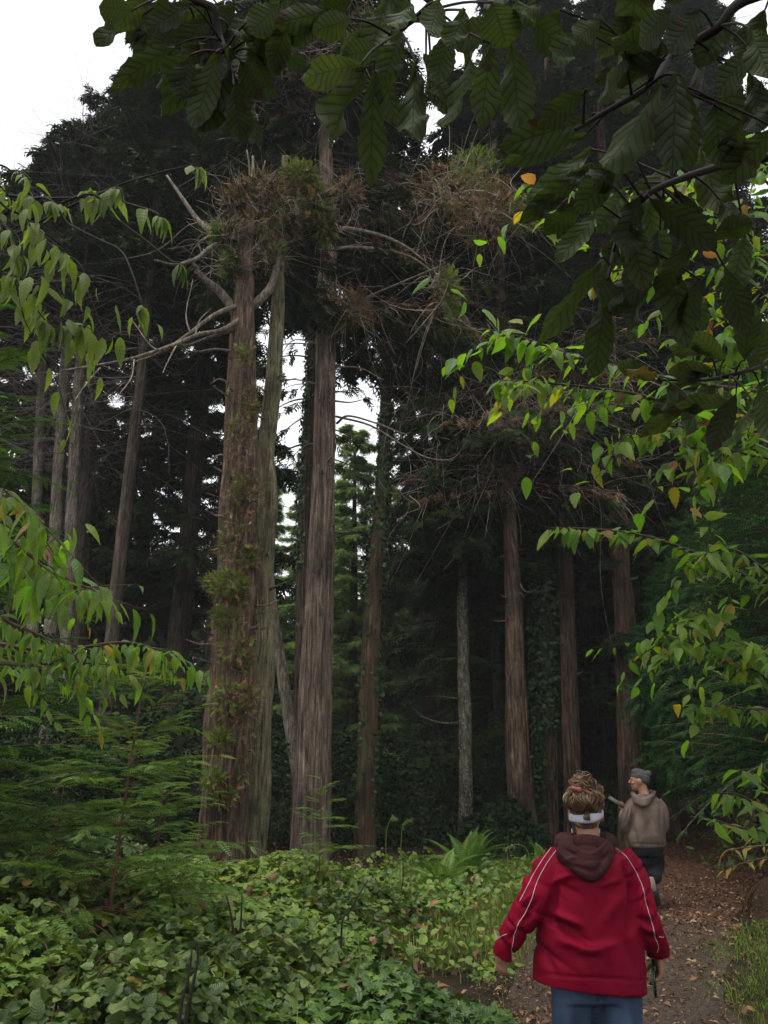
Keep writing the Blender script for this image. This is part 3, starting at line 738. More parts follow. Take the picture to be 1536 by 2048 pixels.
# --- darker trunk behind it, ivy up one side
t, P, r = px_tree('redwood_tree', 'dark ivy edged trunk close behind the tallest pinkish redwood', [(606, 1600, 40), (610, 1300, 36), (614, 1000, 30), (624, 800, 26), (630, 650, 22)], 15.6, 'bark_dark', 19, seed=9)
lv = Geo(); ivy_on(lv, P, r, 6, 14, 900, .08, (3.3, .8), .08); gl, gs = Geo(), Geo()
crown_boughs(gl, gs, P, 12.5, 19, 30, 2.2, 1, 70, FAR, .5)
boughs(gl, gs, np.tile(np.array([[np.interp(11.5, P[:, 2], P[:, 0]), 15.6, 0]]), (12, 1)) + np.stack([0 * np.arange(12), 0 * np.arange(12), np.linspace(8.6, 12.5, 12)], -1), rng.choice([2.9, 3.4, .2, -.2, 3.1], 12) + rng.normal(size=12) * .3, rng.uniform(-.2, .1, 12), rng.uniform(.8, 1.7, 12), rng.uniform(.3, .6, 12), 14, FAR, .4, width=.25, hang=.5)
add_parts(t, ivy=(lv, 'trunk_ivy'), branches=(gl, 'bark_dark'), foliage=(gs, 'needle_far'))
# --- leaning trunk
t, P, r = px_tree('leaning_tree', 'thin bare trunk tilted to the left behind the tallest pinkish redwood', [(588, 1500, 24), (575, 1420, 23), (556, 1290, 20), (540, 1160, 16), (532, 1060, 12)], 15.2, 'bark_grey', None, seed=10, sides=24)
lv = Geo(); ivy_on(lv, P, r, .6, 2.6, 160, .07, None, .1); add_parts(t, ivy=(lv, 'trunk_ivy'))
# --- ivy clad trunk
t, P, r = px_tree('ivy_clad_tree', 'brown trunk with a strand of ivy climbing its right side, right of the tallest redwood', [(730, 1720, 42), (732, 1600, 40), (742, 1300, 38), (755, 1100, 30), (764, 980, 26), (772, 800, 22), (776, 700, 20)], 16, 'bark_ivy', 18, seed=11)
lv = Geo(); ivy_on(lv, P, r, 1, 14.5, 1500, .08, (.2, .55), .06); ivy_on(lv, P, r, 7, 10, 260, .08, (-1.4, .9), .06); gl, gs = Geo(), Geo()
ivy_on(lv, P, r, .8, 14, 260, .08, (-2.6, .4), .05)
crown_boughs(gl, gs, P, 11.5, 18, 34, 2.8, 1.2, 80, FAR, .5)
add_parts(t, ivy=(lv, 'trunk_ivy'), branches=(gl, 'bark_dark'), foliage=(gs, 'needle_far'))
# --- thin lichened trunk
t, P, r = px_tree('lichened_tree', 'thin pale lichen covered trunk with two bare side twigs', [(930, 1680, 27), (931, 1500, 26), (928, 1350, 24), (926, 1250, 22), (924, 1120, 18)], 18, 'bark_lichen', 10, seed=12, sides=28, lump=.12)
gl = Limbs()
px_limb(gl, [(916, 1448), (880, 1445), (845, 1432), (822, 1415)], 18, 17, .03, .01); px_limb(gl, [(914, 1398), (880, 1392), (850, 1390)], 18, 17.4, .022, .008)
px_limb(gl, [(918, 1318), (880, 1315), (852, 1305)], 18, 17.4, .018, .007); px_limb(gl, [(916, 1505), (905, 1495)], 18, 17.6, .02, .01)
gw, gs = Geo(), Geo(); crown_boughs(gw, gs, P, 6.6, 10, 40, 2.2, 1.2, 80, FAR, .5)
add_parts(t, side_twig=(gl, 'bark_lichen'), branches=(gw, 'bark_dark'), foliage=(gs, 'needle_far'))
# --- four right hand trunks
t, P, r = px_tree('redwood_tree', 'smooth brown trunk widening at its foot, between the lichened tree and the ivy column', [(1052, 1690, 62), (1042, 1600, 52), (1032, 1400, 42), (1027, 1200, 32), (1020, 1050, 26), (1014, 900, 22)], 17, 'bark_shag', 22, seed=13, amp=.05)
gl2, gl, gt, gb, gg, gs = Limbs(), Geo(), Geo(), Geo(), Geo(), Geo()
px_limb(gl2, [(1040, 1165), (1050, 1180), (1068, 1182), (1082, 1174)], 16.8, 16.6, .02, .008); px_limb(gl2, [(1036, 1100), (1052, 1098)], 16.8, 16.6, .015, .008)
for c, rx, ry, a, b, d in (((1060, 880, 16.4), 90, 34, 160, 420, 40), ((1120, 850, 16.4), 60, 30, 90, 300, 30), ((1030, 780, 16.4), 70, 30, 110, 200, 120), ((1000, 950, 16.5), 40, 50, 90, 120, 40)): clump(gt, gb, gg, c, rx, ry, None, a, b, d, (0, 0, 1), 1.0, .3, .008)
for k in range(16):
    x = rng.uniform(800, 1010); y = rng.uniform(700, 950); px_limb(gt, [(x, y), (x + rng.uniform(-20, 50), y + rng.uniform(20, 60)), (x + rng.uniform(-40, 60), y + rng.uniform(60, 120)), (x + rng.uniform(-60, 60), y + rng.uniform(90, 180))], 16.2, 15.5, .012, .004, 4)
stubs(t, P, r, 7, 2, 8, 'deadwood', 6)
dead_boughs(P, [(rng.uniform(8.2, 12), rng.uniform(-3.4, .2), rng.uniform(1.6, 3.2), rng.uniform(-.1, .25), rng.uniform(.15, .4)) for k in range(16)], gl, gt, gb, gg, gs)
crown_boughs(gl, gs, P, 8.5, 22, 70, 2.7, 1.5, 90, FAR, .55, back=True)
crown_boughs(gl, gs, P, 12.5, 21, 44, 2.6, 1.2, 80, FAR, .5)
add_parts(t, limb=(gl2, 'deadwood'), branches=(gl, 'bark_dark'), dead_twigs=(gt, 'deadtwig'), dead_foliage=(gb, 'needle_brown'), green_tufts=(gg, 'needle_shrub'), foliage=(gs, 'needle_far'))
t, P, r = px_tree('ivy_column_tree', 'trunk wrapped in a thick column of dark ivy, between two bare brown trunks', [(1100, 1640, 30), (1098, 1450, 28), (1096, 1300, 26), (1092, 1150, 24), (1088, 1000, 20)], 19, 'bark_shag', 15, seed=14)
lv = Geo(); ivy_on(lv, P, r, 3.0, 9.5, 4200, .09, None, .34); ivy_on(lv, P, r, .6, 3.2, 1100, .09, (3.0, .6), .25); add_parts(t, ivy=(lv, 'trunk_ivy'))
gl, gs = Geo(), Geo(); crown_boughs(gl, gs, P, 9, 15, 34, 3.2, 1.2, 80, FAR, .55); add_parts(t, branches=(gl, 'bark_dark'), foliage=(gs, 'needle_far'))
t, P, r = px_tree('redwood_tree', 'straight narrow furrowed trunk right of the ivy column', [(1146, 1600, 34), (1142, 1450, 33), (1134, 1200, 29), (1128, 1000, 25), (1124, 900, 22)], 18.5, 'bark_red', 24, seed=15)
gl, gt, gb, gs, gg = Geo(), Geo(), Geo(), Geo(), Geo(); dead_boughs(P, [(rng.uniform(10.4, 14), rng.uniform(-3.4, .2), rng.uniform(1.4, 2.8), rng.uniform(-.1, .25), rng.uniform(.15, .4)) for k in range(14)], gl, gt, gb, gg, gs); stubs(t, P, r, 6, 2, 9, 'deadwood', 8)
crown_boughs(gl, gs, P, 9.5, 24, 64, 3.6, 1.2, 90, FAR, .55, back=True); add_parts(t, branches=(gl, 'bark_dark'), dead_twigs=(gt, 'deadtwig'), dead_foliage=(gb, 'needle_brown'), green_tufts=(gg, 'needle_olive'), foliage=(gs, 'needle_far'))
t, P, r = px_tree('redwood_tree', 'reddish furrowed trunk rising behind the person in the beanie', [(1262, 1640, 50), (1258, 1450, 46), (1250, 1250, 40), (1238, 1080, 36), (1230, 900, 30)], 17.5, 'bark_red', 25, seed=16, amp=.09)
gl2, gl, gs = Limbs(), Geo(), Geo()
px_limb(gl2, [(1255, 1010), (1290, 1005), (1330, 1012)], 17.5, 16.4, .05, .02); px_limb(gl2, [(1255, 1040), (1290, 1030), (1310, 980), (1315, 940)], 17.5, 16.4, .03, .012)
crown_boughs(gl, gs, P, 9.6, 25, 70, 3.8, 1.2, 90, FAR, .55, back=True); crown_boughs(gl, gs, P, 14, 25, 40, 3.2, 1.2, 80, FAR, .55); add_parts(t, limb=(gl2, 'bark_dark'), branches=(gl, 'bark_dark'), foliage=(gs, 'needle_far'))
# --- left background group
for lab, pix, D, tz, bk in (('pale lichened trunk at the far left of the background group', [(70, 1150, 22), (78, 900, 18), (88, 700, 15), (96, 560, 13)], 20, 20, 'bark_grey'),
                        ('grey trunk in the left background group, straight and pale to its top', [(108, 1160, 27), (118, 950, 24), (134, 700, 21), (150, 520, 18)], 19, 20.5, 'bark_grey'),
                        ('brown trunk close beside the straight grey trunk in the left group', [(138, 1180, 25), (148, 950, 23), (160, 750, 20), (174, 580, 17)], 18.5, 21, 'bark_grey'),
                        ('dark trunk at the right side of the left background group', [(160, 1200, 28), (172, 1000, 25), (192, 780, 22), (206, 640, 19)], 20.5, 24, 'bark_dark'),
                        ('lone dark brown trunk between the left group and the tufted broken trunk', [(206, 1500, 30), (232, 1200, 27), (258, 960, 24), (280, 780, 20), (292, 660, 17)], 17, 22.5, 'bark_dark')):
    t, P, r = px_tree('background_tree', lab, pix, D, bk, tz, group='tall thin trunks in the left background', seed=int(D * 7), sides=24)
    gl, gs, gt = Geo(), Geo(), Geo()
    z0 = 14.3
    crown_boughs(gl, gs, P, z0, tz, 66, 3.0, 1.3, 80, FAR, .5, wr=.035)
    n = 300; z = rng.uniform(z0 * .7, tz, n); P0 = np.stack([np.interp(z, P[:, 2], P[:, k]) for k in range(3)], -1)
    d = rng.normal(size=(n, 3)); d[:, 2] = rng.uniform(-.3, .5, n); twigs(gt, P0, nv(d), rng.uniform(1.4, 3.6, n), .35, .010, 8, .1)
    add_parts(t, branches=(gl, 'bark_dark'), dead_twigs=(gt, 'crown_twig'), foliage=(gs, 'needle_far'))

# ------------------------------------------------------------------ forest behind: a few trees built once and copied
def bg_proto(name, label, H, z0, L0, nb, nsp, mat, group, trunk_r=.3, size=.65, tpl=None):
    t = thing(name, label, 'tree', (0, 0, 0), group); g = Geo()
    P, r = trunk_into(g, [[0, 0, -.3], [.05, 0, H * .4], [0, .05, H * .97]], [trunk_r, trunk_r * .75, .04], 16, seed=int(H))
    g.build('trunk', MATS['bark_dark'], t)
    gl, gs, gt = Geo(), Geo(), Geo()
    crown_boughs(gl, gs, P, z0, H, nb, L0, .7, nsp, tpl or FAR, size, wr=.05, droop=(.05, .3))
    n = 120; z = rng.uniform(z0 * .3, H * .9, n); P0 = np.stack([np.interp(z, P[:, 2], P[:, k]) for k in range(3)], -1)
    d = rng.normal(size=(n, 3)); d[:, 2] = rng.uniform(-.4, .4, n); twigs(gt, P0, nv(d), rng.uniform(1.5, 3.5, n), .3, .014, 7, .15)
    add_parts(t, branches=(gl, 'bark_dark'), dead_twigs=(gt, 'bark_dark'), foliage=(gs, mat)); return t
def copy_tree(t, loc, rz, sc, label):
    c = t.copy(); COL.objects.link(c); c.location = loc; c.rotation_euler = (0, 0, rz); c.scale = (sc,) * 3; c['label'] = label
    for ch in t.children:
        d = ch.copy(); COL.objects.link(d); d.parent = c
    return c
GF = 'dark conifers filling the forest behind'
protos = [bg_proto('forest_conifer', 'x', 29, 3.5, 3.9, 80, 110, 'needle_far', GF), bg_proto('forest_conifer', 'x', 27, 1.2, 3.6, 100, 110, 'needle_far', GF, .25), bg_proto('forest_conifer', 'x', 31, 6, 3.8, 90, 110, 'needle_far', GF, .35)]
FL = 'dark conifer in the unlit forest behind the near trunks'
spots = [(60, 26), (-120, 22), (230, 27), (400, 40), (-40, 32), (330, 22.5), (-260, 24), (1010, 23), (862, 34), (1045, 27), (1120, 24), (1220, 22), (1330, 20.5), (1430, 22), (985, 31), (1070, 34), (1180, 31), (1300, 28), (1420, 29), (1560, 21), (1680, 24), (960, 40), (1540, 30), (1140, 21), (1480, 18)]
for k, (px, Y) in enumerate(spots):
    x = at(px, 1590, Y)[0]; loc = (x, Y, float(gz(x, Y)) - .1); rz = rng.uniform(0, 6.28); sc = rng.uniform(.88, 1.15) * (1 if px > 250 else .80 if px > 100 else .78)
    if k < 3:
        p = protos[k]; p.location = loc; p.rotation_euler = (0, 0, rz); p.scale = (sc,) * 3; p['label'] = FL
    else: copy_tree(protos[k % 3], loc, rz, sc, FL)
GP = 'distant trees seen through the gap, skylight painted into their green'
pp = bg_proto('distant_tree', 'x', 17, 1.0, 3.4, 110, 150, 'needle_skylit', GP, .25, .42, FINE)
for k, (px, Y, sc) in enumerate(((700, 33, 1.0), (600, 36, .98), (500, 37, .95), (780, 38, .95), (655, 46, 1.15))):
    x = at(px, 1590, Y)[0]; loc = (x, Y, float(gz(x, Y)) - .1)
    if k == 0: pp.location = loc; pp['label'] = 'distant tree in the gap between the trunks, its green lightened to look skylit'
    else: copy_tree(pp, loc, rng.uniform(0, 6), sc, 'distant tree in the gap between the trunks, its green lightened to look skylit')
g = Geo(); n = 12000
a = rng.uniform(R(-62), R(62), n); d = rng.uniform(50, 62, n); h = (rng.random(n) ** .8) * (15 + 3 * np.sin(a * 9) + 2 * np.sin(a * 23) + 7 * np.clip(np.abs(a + .05) / .25 - .5, 0, 1))
P = np.stack([np.sin(a) * d, np.cos(a) * d, 1.0 + h * 1.05], -1); dd = rng.normal(size=(n, 3)); dd[:, 2] -= .3
multi(g, FAR, P, orient(dd, rng.normal(size=(n, 3)) + [0, -1, .6]), rng.uniform(1.6, 3.2, n))
n = 7000; a = rng.uniform(R(-62), R(62), n); d = rng.uniform(46, 60, n); P = np.stack([np.sin(a) * d, np.cos(a) * d, .8 + rng.random(n) * 9], -1); dd = rng.normal(size=(n, 3))
multi(g, FAR, P, orient(dd, rng.normal(size=(n, 3)) + [0, -1.5, .3]), rng.uniform(1.8, 3.2, n))
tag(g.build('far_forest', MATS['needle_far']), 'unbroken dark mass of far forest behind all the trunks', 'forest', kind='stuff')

# ------------------------------------------------------------------ near conifers, shrubs, ferns
def fir_fronds(gw, gs, P0, az, el, Lg, droop, nside, tpl, size, wr=.012, n=9):
    """flat boughs: an axis carrying side fronds of needles in one plane"""
    K = len(P0); s = np.linspace(0, 1, n)
    dh = np.stack([np.cos(az), np.sin(az), 0 * az], -1); side = np.stack([-np.sin(az), np.cos(az), 0 * az], -1)
    cv = rng.normal(size=K) * .1
    def pos(k, ss): return P0[k] + (Lg[k] * ss * np.cos(el[k]))[:, None] * dh[k] + (Lg[k] * cv[k] * ss ** 2)[:, None] * side[k] + np.stack([0 * ss, 0 * ss, Lg[k] * (ss * np.sin(el[k]) - droop[k] * ss ** 2)], -1)
    kk = np.repeat(np.arange(K), n); gw.tubes(pos(kk, np.tile(s, K)).reshape(K, n, 3), wr * (1 - .8 * s)[None] * (Lg / Lg.max())[:, None], 5)
    k = np.repeat(np.arange(K), nside); j = np.tile(np.arange(nside), K); ss = .16 + .84 * (j + .5 * rng.random(len(j))) / nside
    P = pos(k, ss); sg = np.where(j % 2 == 0, 1, -1)
    sl = size * np.sin(np.clip((ss + .12) / 1.1, 0, 1) ** .8 * math.pi) ** .6 * rng.uniform(.8, 1.2, len(k)) * (Lg[k] / Lg.max()) ** .5
    sl = np.maximum(sl, size * .35)
    d = dh[k] * .75 + side[k] * (sg * .75)[:, None] + rng.normal(size=(len(k), 3)) * .10; d[:, 2] += np.sin(el[k]) - 2 * droop[k] * ss - .12
    nn = rng.normal(size=(len(k), 3)) * .2; nn[:, 2] += 1
    gs.inst(tpl, P, orient(d, nn), sl)
    tip = pos(np.arange(K), np.ones(K) * .96); d = dh * 1.0; d[:, 2] += np.sin(el) - 2 * droop; gs.inst(tpl, tip, orient(d, nn[:K]), size * .5)
    # second order fronds on the larger side fronds
    m_ = sl > size * .75; k2 = np.repeat(np.nonzero(m_)[0], 4); f = np.tile([.3, .5, .7, .85], m_.sum()); sg2 = np.tile([1, -1, 1, -1], m_.sum())
    dn = nv(d_ := (dh[k[k2]] * .75 + side[k[k2]] * (sg[k2] * .75)[:, None])); sd = np.cross(dn, [0, 0, 1.]) * sg2[:, None]
    dz = np.zeros_like(dn); dz[:, 2] = (np.sin(el[k[k2]]) - 2 * droop[k[k2]] * ss[k2] - .12)
    gs.inst(tpl, P[k2] + (dn + dz) * (sl[k2] * f)[:, None], orient(dn + dz * .8 + sd * .8, nn[k2]), sl[k2] * .42)

def conifer(name, label, cat, base, H, z0, L0, nb, nside, mat, size=.35, tr=.06, tpl=NEED, stem='bark_dark', el=(.0, .4), droop=(.1, .3), top=.2, group=None, lean=(0, 0)):
    base = np.array([base[0], base[1], float(gz(base[0], base[1]))]); t = thing(name, label, cat, base, group)
    g = Geo(); ax = np.array([[0, 0, -.1], [lean[0] * .4, lean[1] * .4, H * .5], [lean[0], lean[1], H]]) + base
    g.tube(ax, [tr, tr * .6, .006], 10, 6, .5); g.build('trunk', MATS[stem], t)
    f = np.sort(rng.random(nb)); z = z0 + (H - z0) * f
    P0 = base + np.stack([np.interp(z, [0, H], [0, lean[0]]), np.interp(z, [0, H], [0, lean[1]]), z], -1)
    Lg = (L0 * (1 - f) ** .8 + top) * rng.uniform(.7, 1.15, nb)
    gw, gs = Geo(), Geo(); fir_fronds(gw, gs, P0, np.arange(nb) * 2.4 + rng.normal(size=nb) * .3, rng.uniform(*el, nb) + .35 * f, Lg, rng.uniform(*droop, nb), nside, tpl, size, wr=max(.006, tr * .3))
    gw.build('branches', MATS[stem], t); gs.build('foliage', MATS[mat], t); return t
b = at(-190, 1300, 6.0)
conifer('fir_tree', 'green fir standing half outside the view with flat boughs reaching in from the left', 'tree', (-3.95, 6.4), 5.9, .3, 1.9, 95, 15, 'needle_fir', .42, .09, NEED, droop=(.05, .28))
b = at(-40, 1500, 8.5)
conifer('fir_tree', 'dark fir behind the leafy left hand branches, low against the shadow', 'tree', (b[0], 8.6), 4.4, .2, 1.9, 70, 14, 'needle_shrub', .42, .08, NEEDW)
b = at(238, 1600, 6.6)
conifer('redwood_sapling', 'young redwood with a reddish stem rising out of the brambles', 'sapling', (b[0], 6.6), 2.4, .5, 1.15, 52, 14, 'needle_near', .30, .018, NEED, 'redstem', el=(.15, .5), droop=(.15, .4), top=.22, lean=(.10, 0))
b = at(640, 1690, 9.6)
conifer('redwood_sapling', 'small redwood sapling in front of the tallest pinkish redwood', 'sapling', (b[0], 9.6), 1.55, .5, .55, 18, 11, 'needle_near', .2, .012, NEED, 'redstem', el=(.1, .4), droop=(.1, .3), top=.14)
b = at(330, 1650, 8.2)
conifer('redwood_sapling', 'low spreading redwood sapling between the brambles and the tufted trunk', 'sapling', (b[0], 8.0), 1.45, .3, 1.15, 34, 13, 'needle_near', .28, .014, NEED, 'redstem', el=(.1, .45), droop=(.15, .4), top=.2)
b = at(110, 1700, 7.4)
conifer('redwood_sapling', 'low redwood sapling with browned inner twigs left of the red stemmed one', 'sapling', (b[0], 7.4), 1.6, .3, 1.2, 36, 13, 'needle_near', .28, .014, NEED, 'redstem', el=(.1, .45), droop=(.15, .4), top=.2)
# dark evergreens filling the right side
for k, (px, Y, H, L0, lab) in enumerate(((1575, 12.8, 7.6, 1.75, 'dense dark green evergreen right of the path, in front of the overhanging one'), (1660, 11.0, 8.0, 1.9, 'tall dark evergreen at the right, behind the lime green branches'))):
    b = at(px, 1590, Y); conifer('evergreen_tree', lab, 'tree', (b[0], Y), H, 1.5, L0, 210, 15, 'needle_shrub', .36, .09, NEEDW, el=(-.1, .35), droop=(.1, .4), top=.5)
bx = at(1530, 1590, 16.6)[0]; gzb = float(gz(bx, 16.6)); t = thing('evergreen_tree', 'broad dark evergreen overhanging the end of the path right of the reddish trunk', 'tree', (bx, 16.6, gzb)); g = Geo()
Pt, rt = trunk_into(g, [(bx, 16.6, gzb - .2), (bx - .1, 16.6, 4), (bx, 16.7, 9)], [.2, .17, .05], 20, seed=77); g.build('trunk', MATS['bark_dark'], t)
gw, gs = Geo(), Geo()
for px, py, Y, r in ((1365, 1290, 15.6, .95), (1345, 1410, 15.4, .8), (1390, 1170, 16, .7), (1410, 1200, 15.6, 1.1), (1420, 1330, 15.0, 1.2), (1400, 1470, 15.2, 1.05), (1480, 1260, 15.4, 1.2), (1500, 1400, 15.0, 1.3), (1480, 1500, 15.2, 1.0), (1420, 1100, 16.2, 1.0), (1510, 1130, 16, 1.2), (1560, 1300, 15.6, 1.3), (1370, 1530, 15.8, .7), (1318, 1330, 16.2, .5)):
    c = at(px, py, Y); n = int(720 * r * r); u = nv(rng.normal(size=(n, 3))); q = c + u * np.array([r, r, r * .8]) * ((1 + .3 * noise(u, 4, int(px + py))) * rng.random(n) ** .35)[:, None]
    d = u * .9 + rng.normal(size=(n, 3)) * .5; d[:, 2] -= .35; nn = rng.normal(size=(n, 3)) * .5; nn[:, 2] += 1; gs.inst(NEEDW, q, orient(d, nn), .30 * rng.uniform(.6, 1.3, n))
    a = np.array([bx, 16.6, max(1.2, c[2] - .3)]); gw.tube([a, a * .5 + c * .5 + [0, 0, .3], c], [.05, .035, .01], 6, 4)
gw.build('branches', MATS['bark_dark'], t); gs.build('foliage', MATS['needle_shrub'], t)

def shrub(name, label, cat, c, r3, nl, tpls, mat, size, stems=10, up=.6, group=None, stemmat='twig', hang=0.):
    c = np.array([c[0], c[1], float(gz(c[0], c[1]))]); t = thing(name, label, cat, c, group); r3 = np.array(r3)
    u = rng.normal(size=(nl, 3)); u[:, 2] = np.abs(u[:, 2]); u = nv(u)
    lump = 1 + .22 * noise(u * 1.0, 5, int(abs(c[0] * 100)) + 3)
    P = c + u * r3 * (lump * rng.uniform(.55, 1.05, nl) ** .6)[:, None]
    nn = u * .8 + rng.normal(size=(nl, 3)) * .35; nn[:, 2] += up
    d = rng.normal(size=(nl, 3)) * .7 + u * .8; d[:, 2] -= .25 + hang
    gs = Geo(); multi(gs, tpls, P, orient(d, nn), size * rng.uniform(.55, 1.25, nl))
    gw = Geo(); K = stems; v = rng.normal(size=(K, 3)); v[:, 2] = np.abs(v[:, 2]) + .4; v = nv(v); s = np.linspace(0, 1, 8)[None, :, None]
    e = c + v * r3 * 1.05; P = c + (e - c)[:, None] * s; P[..., 2] += (np.sin(s[..., 0] * math.pi) * .25 * r3[2]); P[..., :2] += rng.normal(size=(K, 1, 2)) * .06 * s * 2
    gw.tubes(P, .009 * (1 - .7 * s[..., 0]), 5)
    gw.build('stems', MATS[stemmat], t); gs.build('leaves', MATS[mat], t); return t
b = at(1490, 1100, 14.5)
shrub('rhododendron_bush', 'tall shrub with pale narrow leaves showing above the evergreen at the right', 'shrub', (b[0], 14.5), (1.6, 1.3, 8.4), 3600, [SHRUBL], 'bramble_leaf', .17, 16)
US = 'dark low shrubs under the trees'
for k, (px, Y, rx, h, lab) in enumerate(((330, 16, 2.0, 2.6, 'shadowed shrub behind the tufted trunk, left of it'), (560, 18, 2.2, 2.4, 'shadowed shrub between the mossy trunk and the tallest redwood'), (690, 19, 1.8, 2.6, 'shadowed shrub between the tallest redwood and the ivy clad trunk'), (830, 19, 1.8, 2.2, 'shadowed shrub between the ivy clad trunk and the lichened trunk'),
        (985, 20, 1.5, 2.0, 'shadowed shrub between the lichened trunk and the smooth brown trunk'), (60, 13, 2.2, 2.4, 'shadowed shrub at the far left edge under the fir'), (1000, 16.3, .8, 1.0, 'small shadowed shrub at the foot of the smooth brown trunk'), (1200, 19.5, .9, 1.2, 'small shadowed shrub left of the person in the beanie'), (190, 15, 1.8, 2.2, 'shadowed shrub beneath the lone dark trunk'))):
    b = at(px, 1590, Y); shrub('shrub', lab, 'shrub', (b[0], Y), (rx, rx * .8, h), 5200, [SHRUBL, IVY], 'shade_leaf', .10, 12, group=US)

def fern(name, label, c, n, L, mat='fern', el=(.45, 1.25), group=None, z=None):
    c = np.array([c[0], c[1], float(gz(c[0], c[1])) if z is None else z]); t = thing(name, label, 'fern', c, group)
    az = np.arange(n) * 2.4 + rng.normal(size=n) * .2; e = rng.uniform(*el, n)
    d = np.stack([np.cos(az) * np.cos(e), np.sin(az) * np.cos(e), np.sin(e)], -1); up = np.tile([0, 0, 1.], (n, 1))
    for k in range(n):
        g = Geo(); g.inst(FROND[k % 3], c[None], orient(d[k:k + 1], up[k:k + 1]), L * rng.uniform(.75, 1.15, 1), rng.random(1)); g.build('frond', MATS[mat], t)
    return t
for px, Y, n, L, lab in ((500, 8.3, 14, 1.2, 'upright fern with long narrow fronds at the foot of the mossy trunk'), (935, 12.2, 28, 1.0, 'bright green fern clump under the lichened trunk'), (885, 11.4, 18, .8, 'smaller bright fern just left of and below the bright fern clump'), (1085, 13.6, 10, .65, 'half hidden fern behind the shoulder of the red jacket'), (1180, 15.5, 10, .6, 'small dark fern between the two persons'), (700, 10.5, 10, .7, 'fern among the brambles right of the small sapling')):
    b = at(px, 1700, Y); fern('fern', lab, (b[0], Y), n, L)

# ------------------------------------------------------------------ ground cover
def smooth(a, b, x): t = np.clip((x - a) / (b - a), 0, 1); return t * t * (3 - 2 * t)
def cover_h(x, y):
    e = pcx(y) - phw(y) - x
    return (.05 + .27 * smooth(0, .9, e) + .26 * smooth(1.2, 3.2, e)) * (1 + .5 * noise(np.stack([x, y, 0 * x], -1), 2.6, 5)) * (1 - .35 * smooth(8, 13, y))
n = 44000; y = 4.1 + rng.random(n) ** .9 * 6.9; x = rng.uniform(-5.5, 1, n); e0 = pcx(y) - phw(y)
x = np.where(x > e0 + .05, e0 - rng.random(n) * 1.5, x); h = cover_h(x, y) * (1 - rng.random(n) ** 2.2 * .75)
keep = (noise(np.stack([x, y, 0 * x], -1), 3.0, 77) > -.42); keep &= ~((x > e0 - 1.5 * smooth(6.4, 8.6, y)) & (rng.random(n) < .7))
x, y, h = x[keep], y[keep], h[keep]; n = len(x)
P = np.stack([x, y, gz(x, y) + h], -1); d = rng.normal(size=(n, 3)); d[:, 2] = d[:, 2] * .35 - .25; d[:, 1] -= .3
nn = rng.normal(size=(n, 3)) * .42; nn[:, 2] += 1; nn[:, 1] -= .25
g = Geo(); pr = .5 + .55 * noise(P, 1.1, 31) * .6 + rng.normal(size=n) * .2; pr = np.clip(pr, 0, .96); pr[rng.random(n) < .003] = 1
g.inst(IVY, P, orient(d, nn), rng.uniform(.045, .11, n), pr)
tag(g.build('ivy_ground_cover', MATS['ivy_leaf']), 'glossy green ivy carpeting the ground left of the path', 'ground cover', kind='stuff')

n = 420; y = 4.4 + rng.random(n) * 6.5; x = pcx(y) - phw(y) - .2 - rng.random(n) * 5; P = np.stack([x, y, gz(x, y) + cover_h(x, y) * rng.uniform(.85, 1.08, n)], -1); nn = rng.normal(size=(n, 3)) * .5; nn[:, 2] += 1
g = Geo(); g.inst(LIT, P, orient(rng.normal(size=(n, 3)), nn), rng.uniform(.05, .12, n)); tag(g.build('leaves_caught_in_ivy', MATS['litter']), 'brown dead leaves caught on top of the ivy', 'leaves', kind='stuff')
for k in range(14):             # arching leafy shoots standing out of the carpet
    y = rng.uniform(4.8, 9.5); x = pcx(y) - phw(y) - rng.uniform(.5, 4.2); z = float(gz(x, y)); h = rng.uniform(.5, .95); a = rng.uniform(0, 6.3); t = thing('leafy_shoot', 'thin arching shoot with small leaves standing out of the ivy', 'shoot', (x, y, z), 'shoots standing out of the ivy')
    s = np.linspace(0, 1, 12); C = np.array([x, y, z]) + np.stack([np.cos(a) * h * .8 * s ** 1.8, np.sin(a) * h * .8 * s ** 1.8, h * (1.25 * s - .45 * s ** 2.2)], -1); g = Geo(); g.tube(C, .005 * (1 - .7 * s), 5, 1); g.build('stem', MATS['redstem'], t)
    q = np.repeat(np.arange(3, 12), 3); X = C[q]; d = rng.normal(size=(len(q), 3)); d[:, 2] = d[:, 2] * .4 - .2; nn = rng.normal(size=(len(q), 3)) * .4; nn[:, 2] += 1; g = Geo(); multi(g, RND, X, orient(d, nn), rng.uniform(.04, .085, len(q))); g.build('leaves', MATS['bramble_leaf'], t)
BR = 'bramble bushes on the left bank'
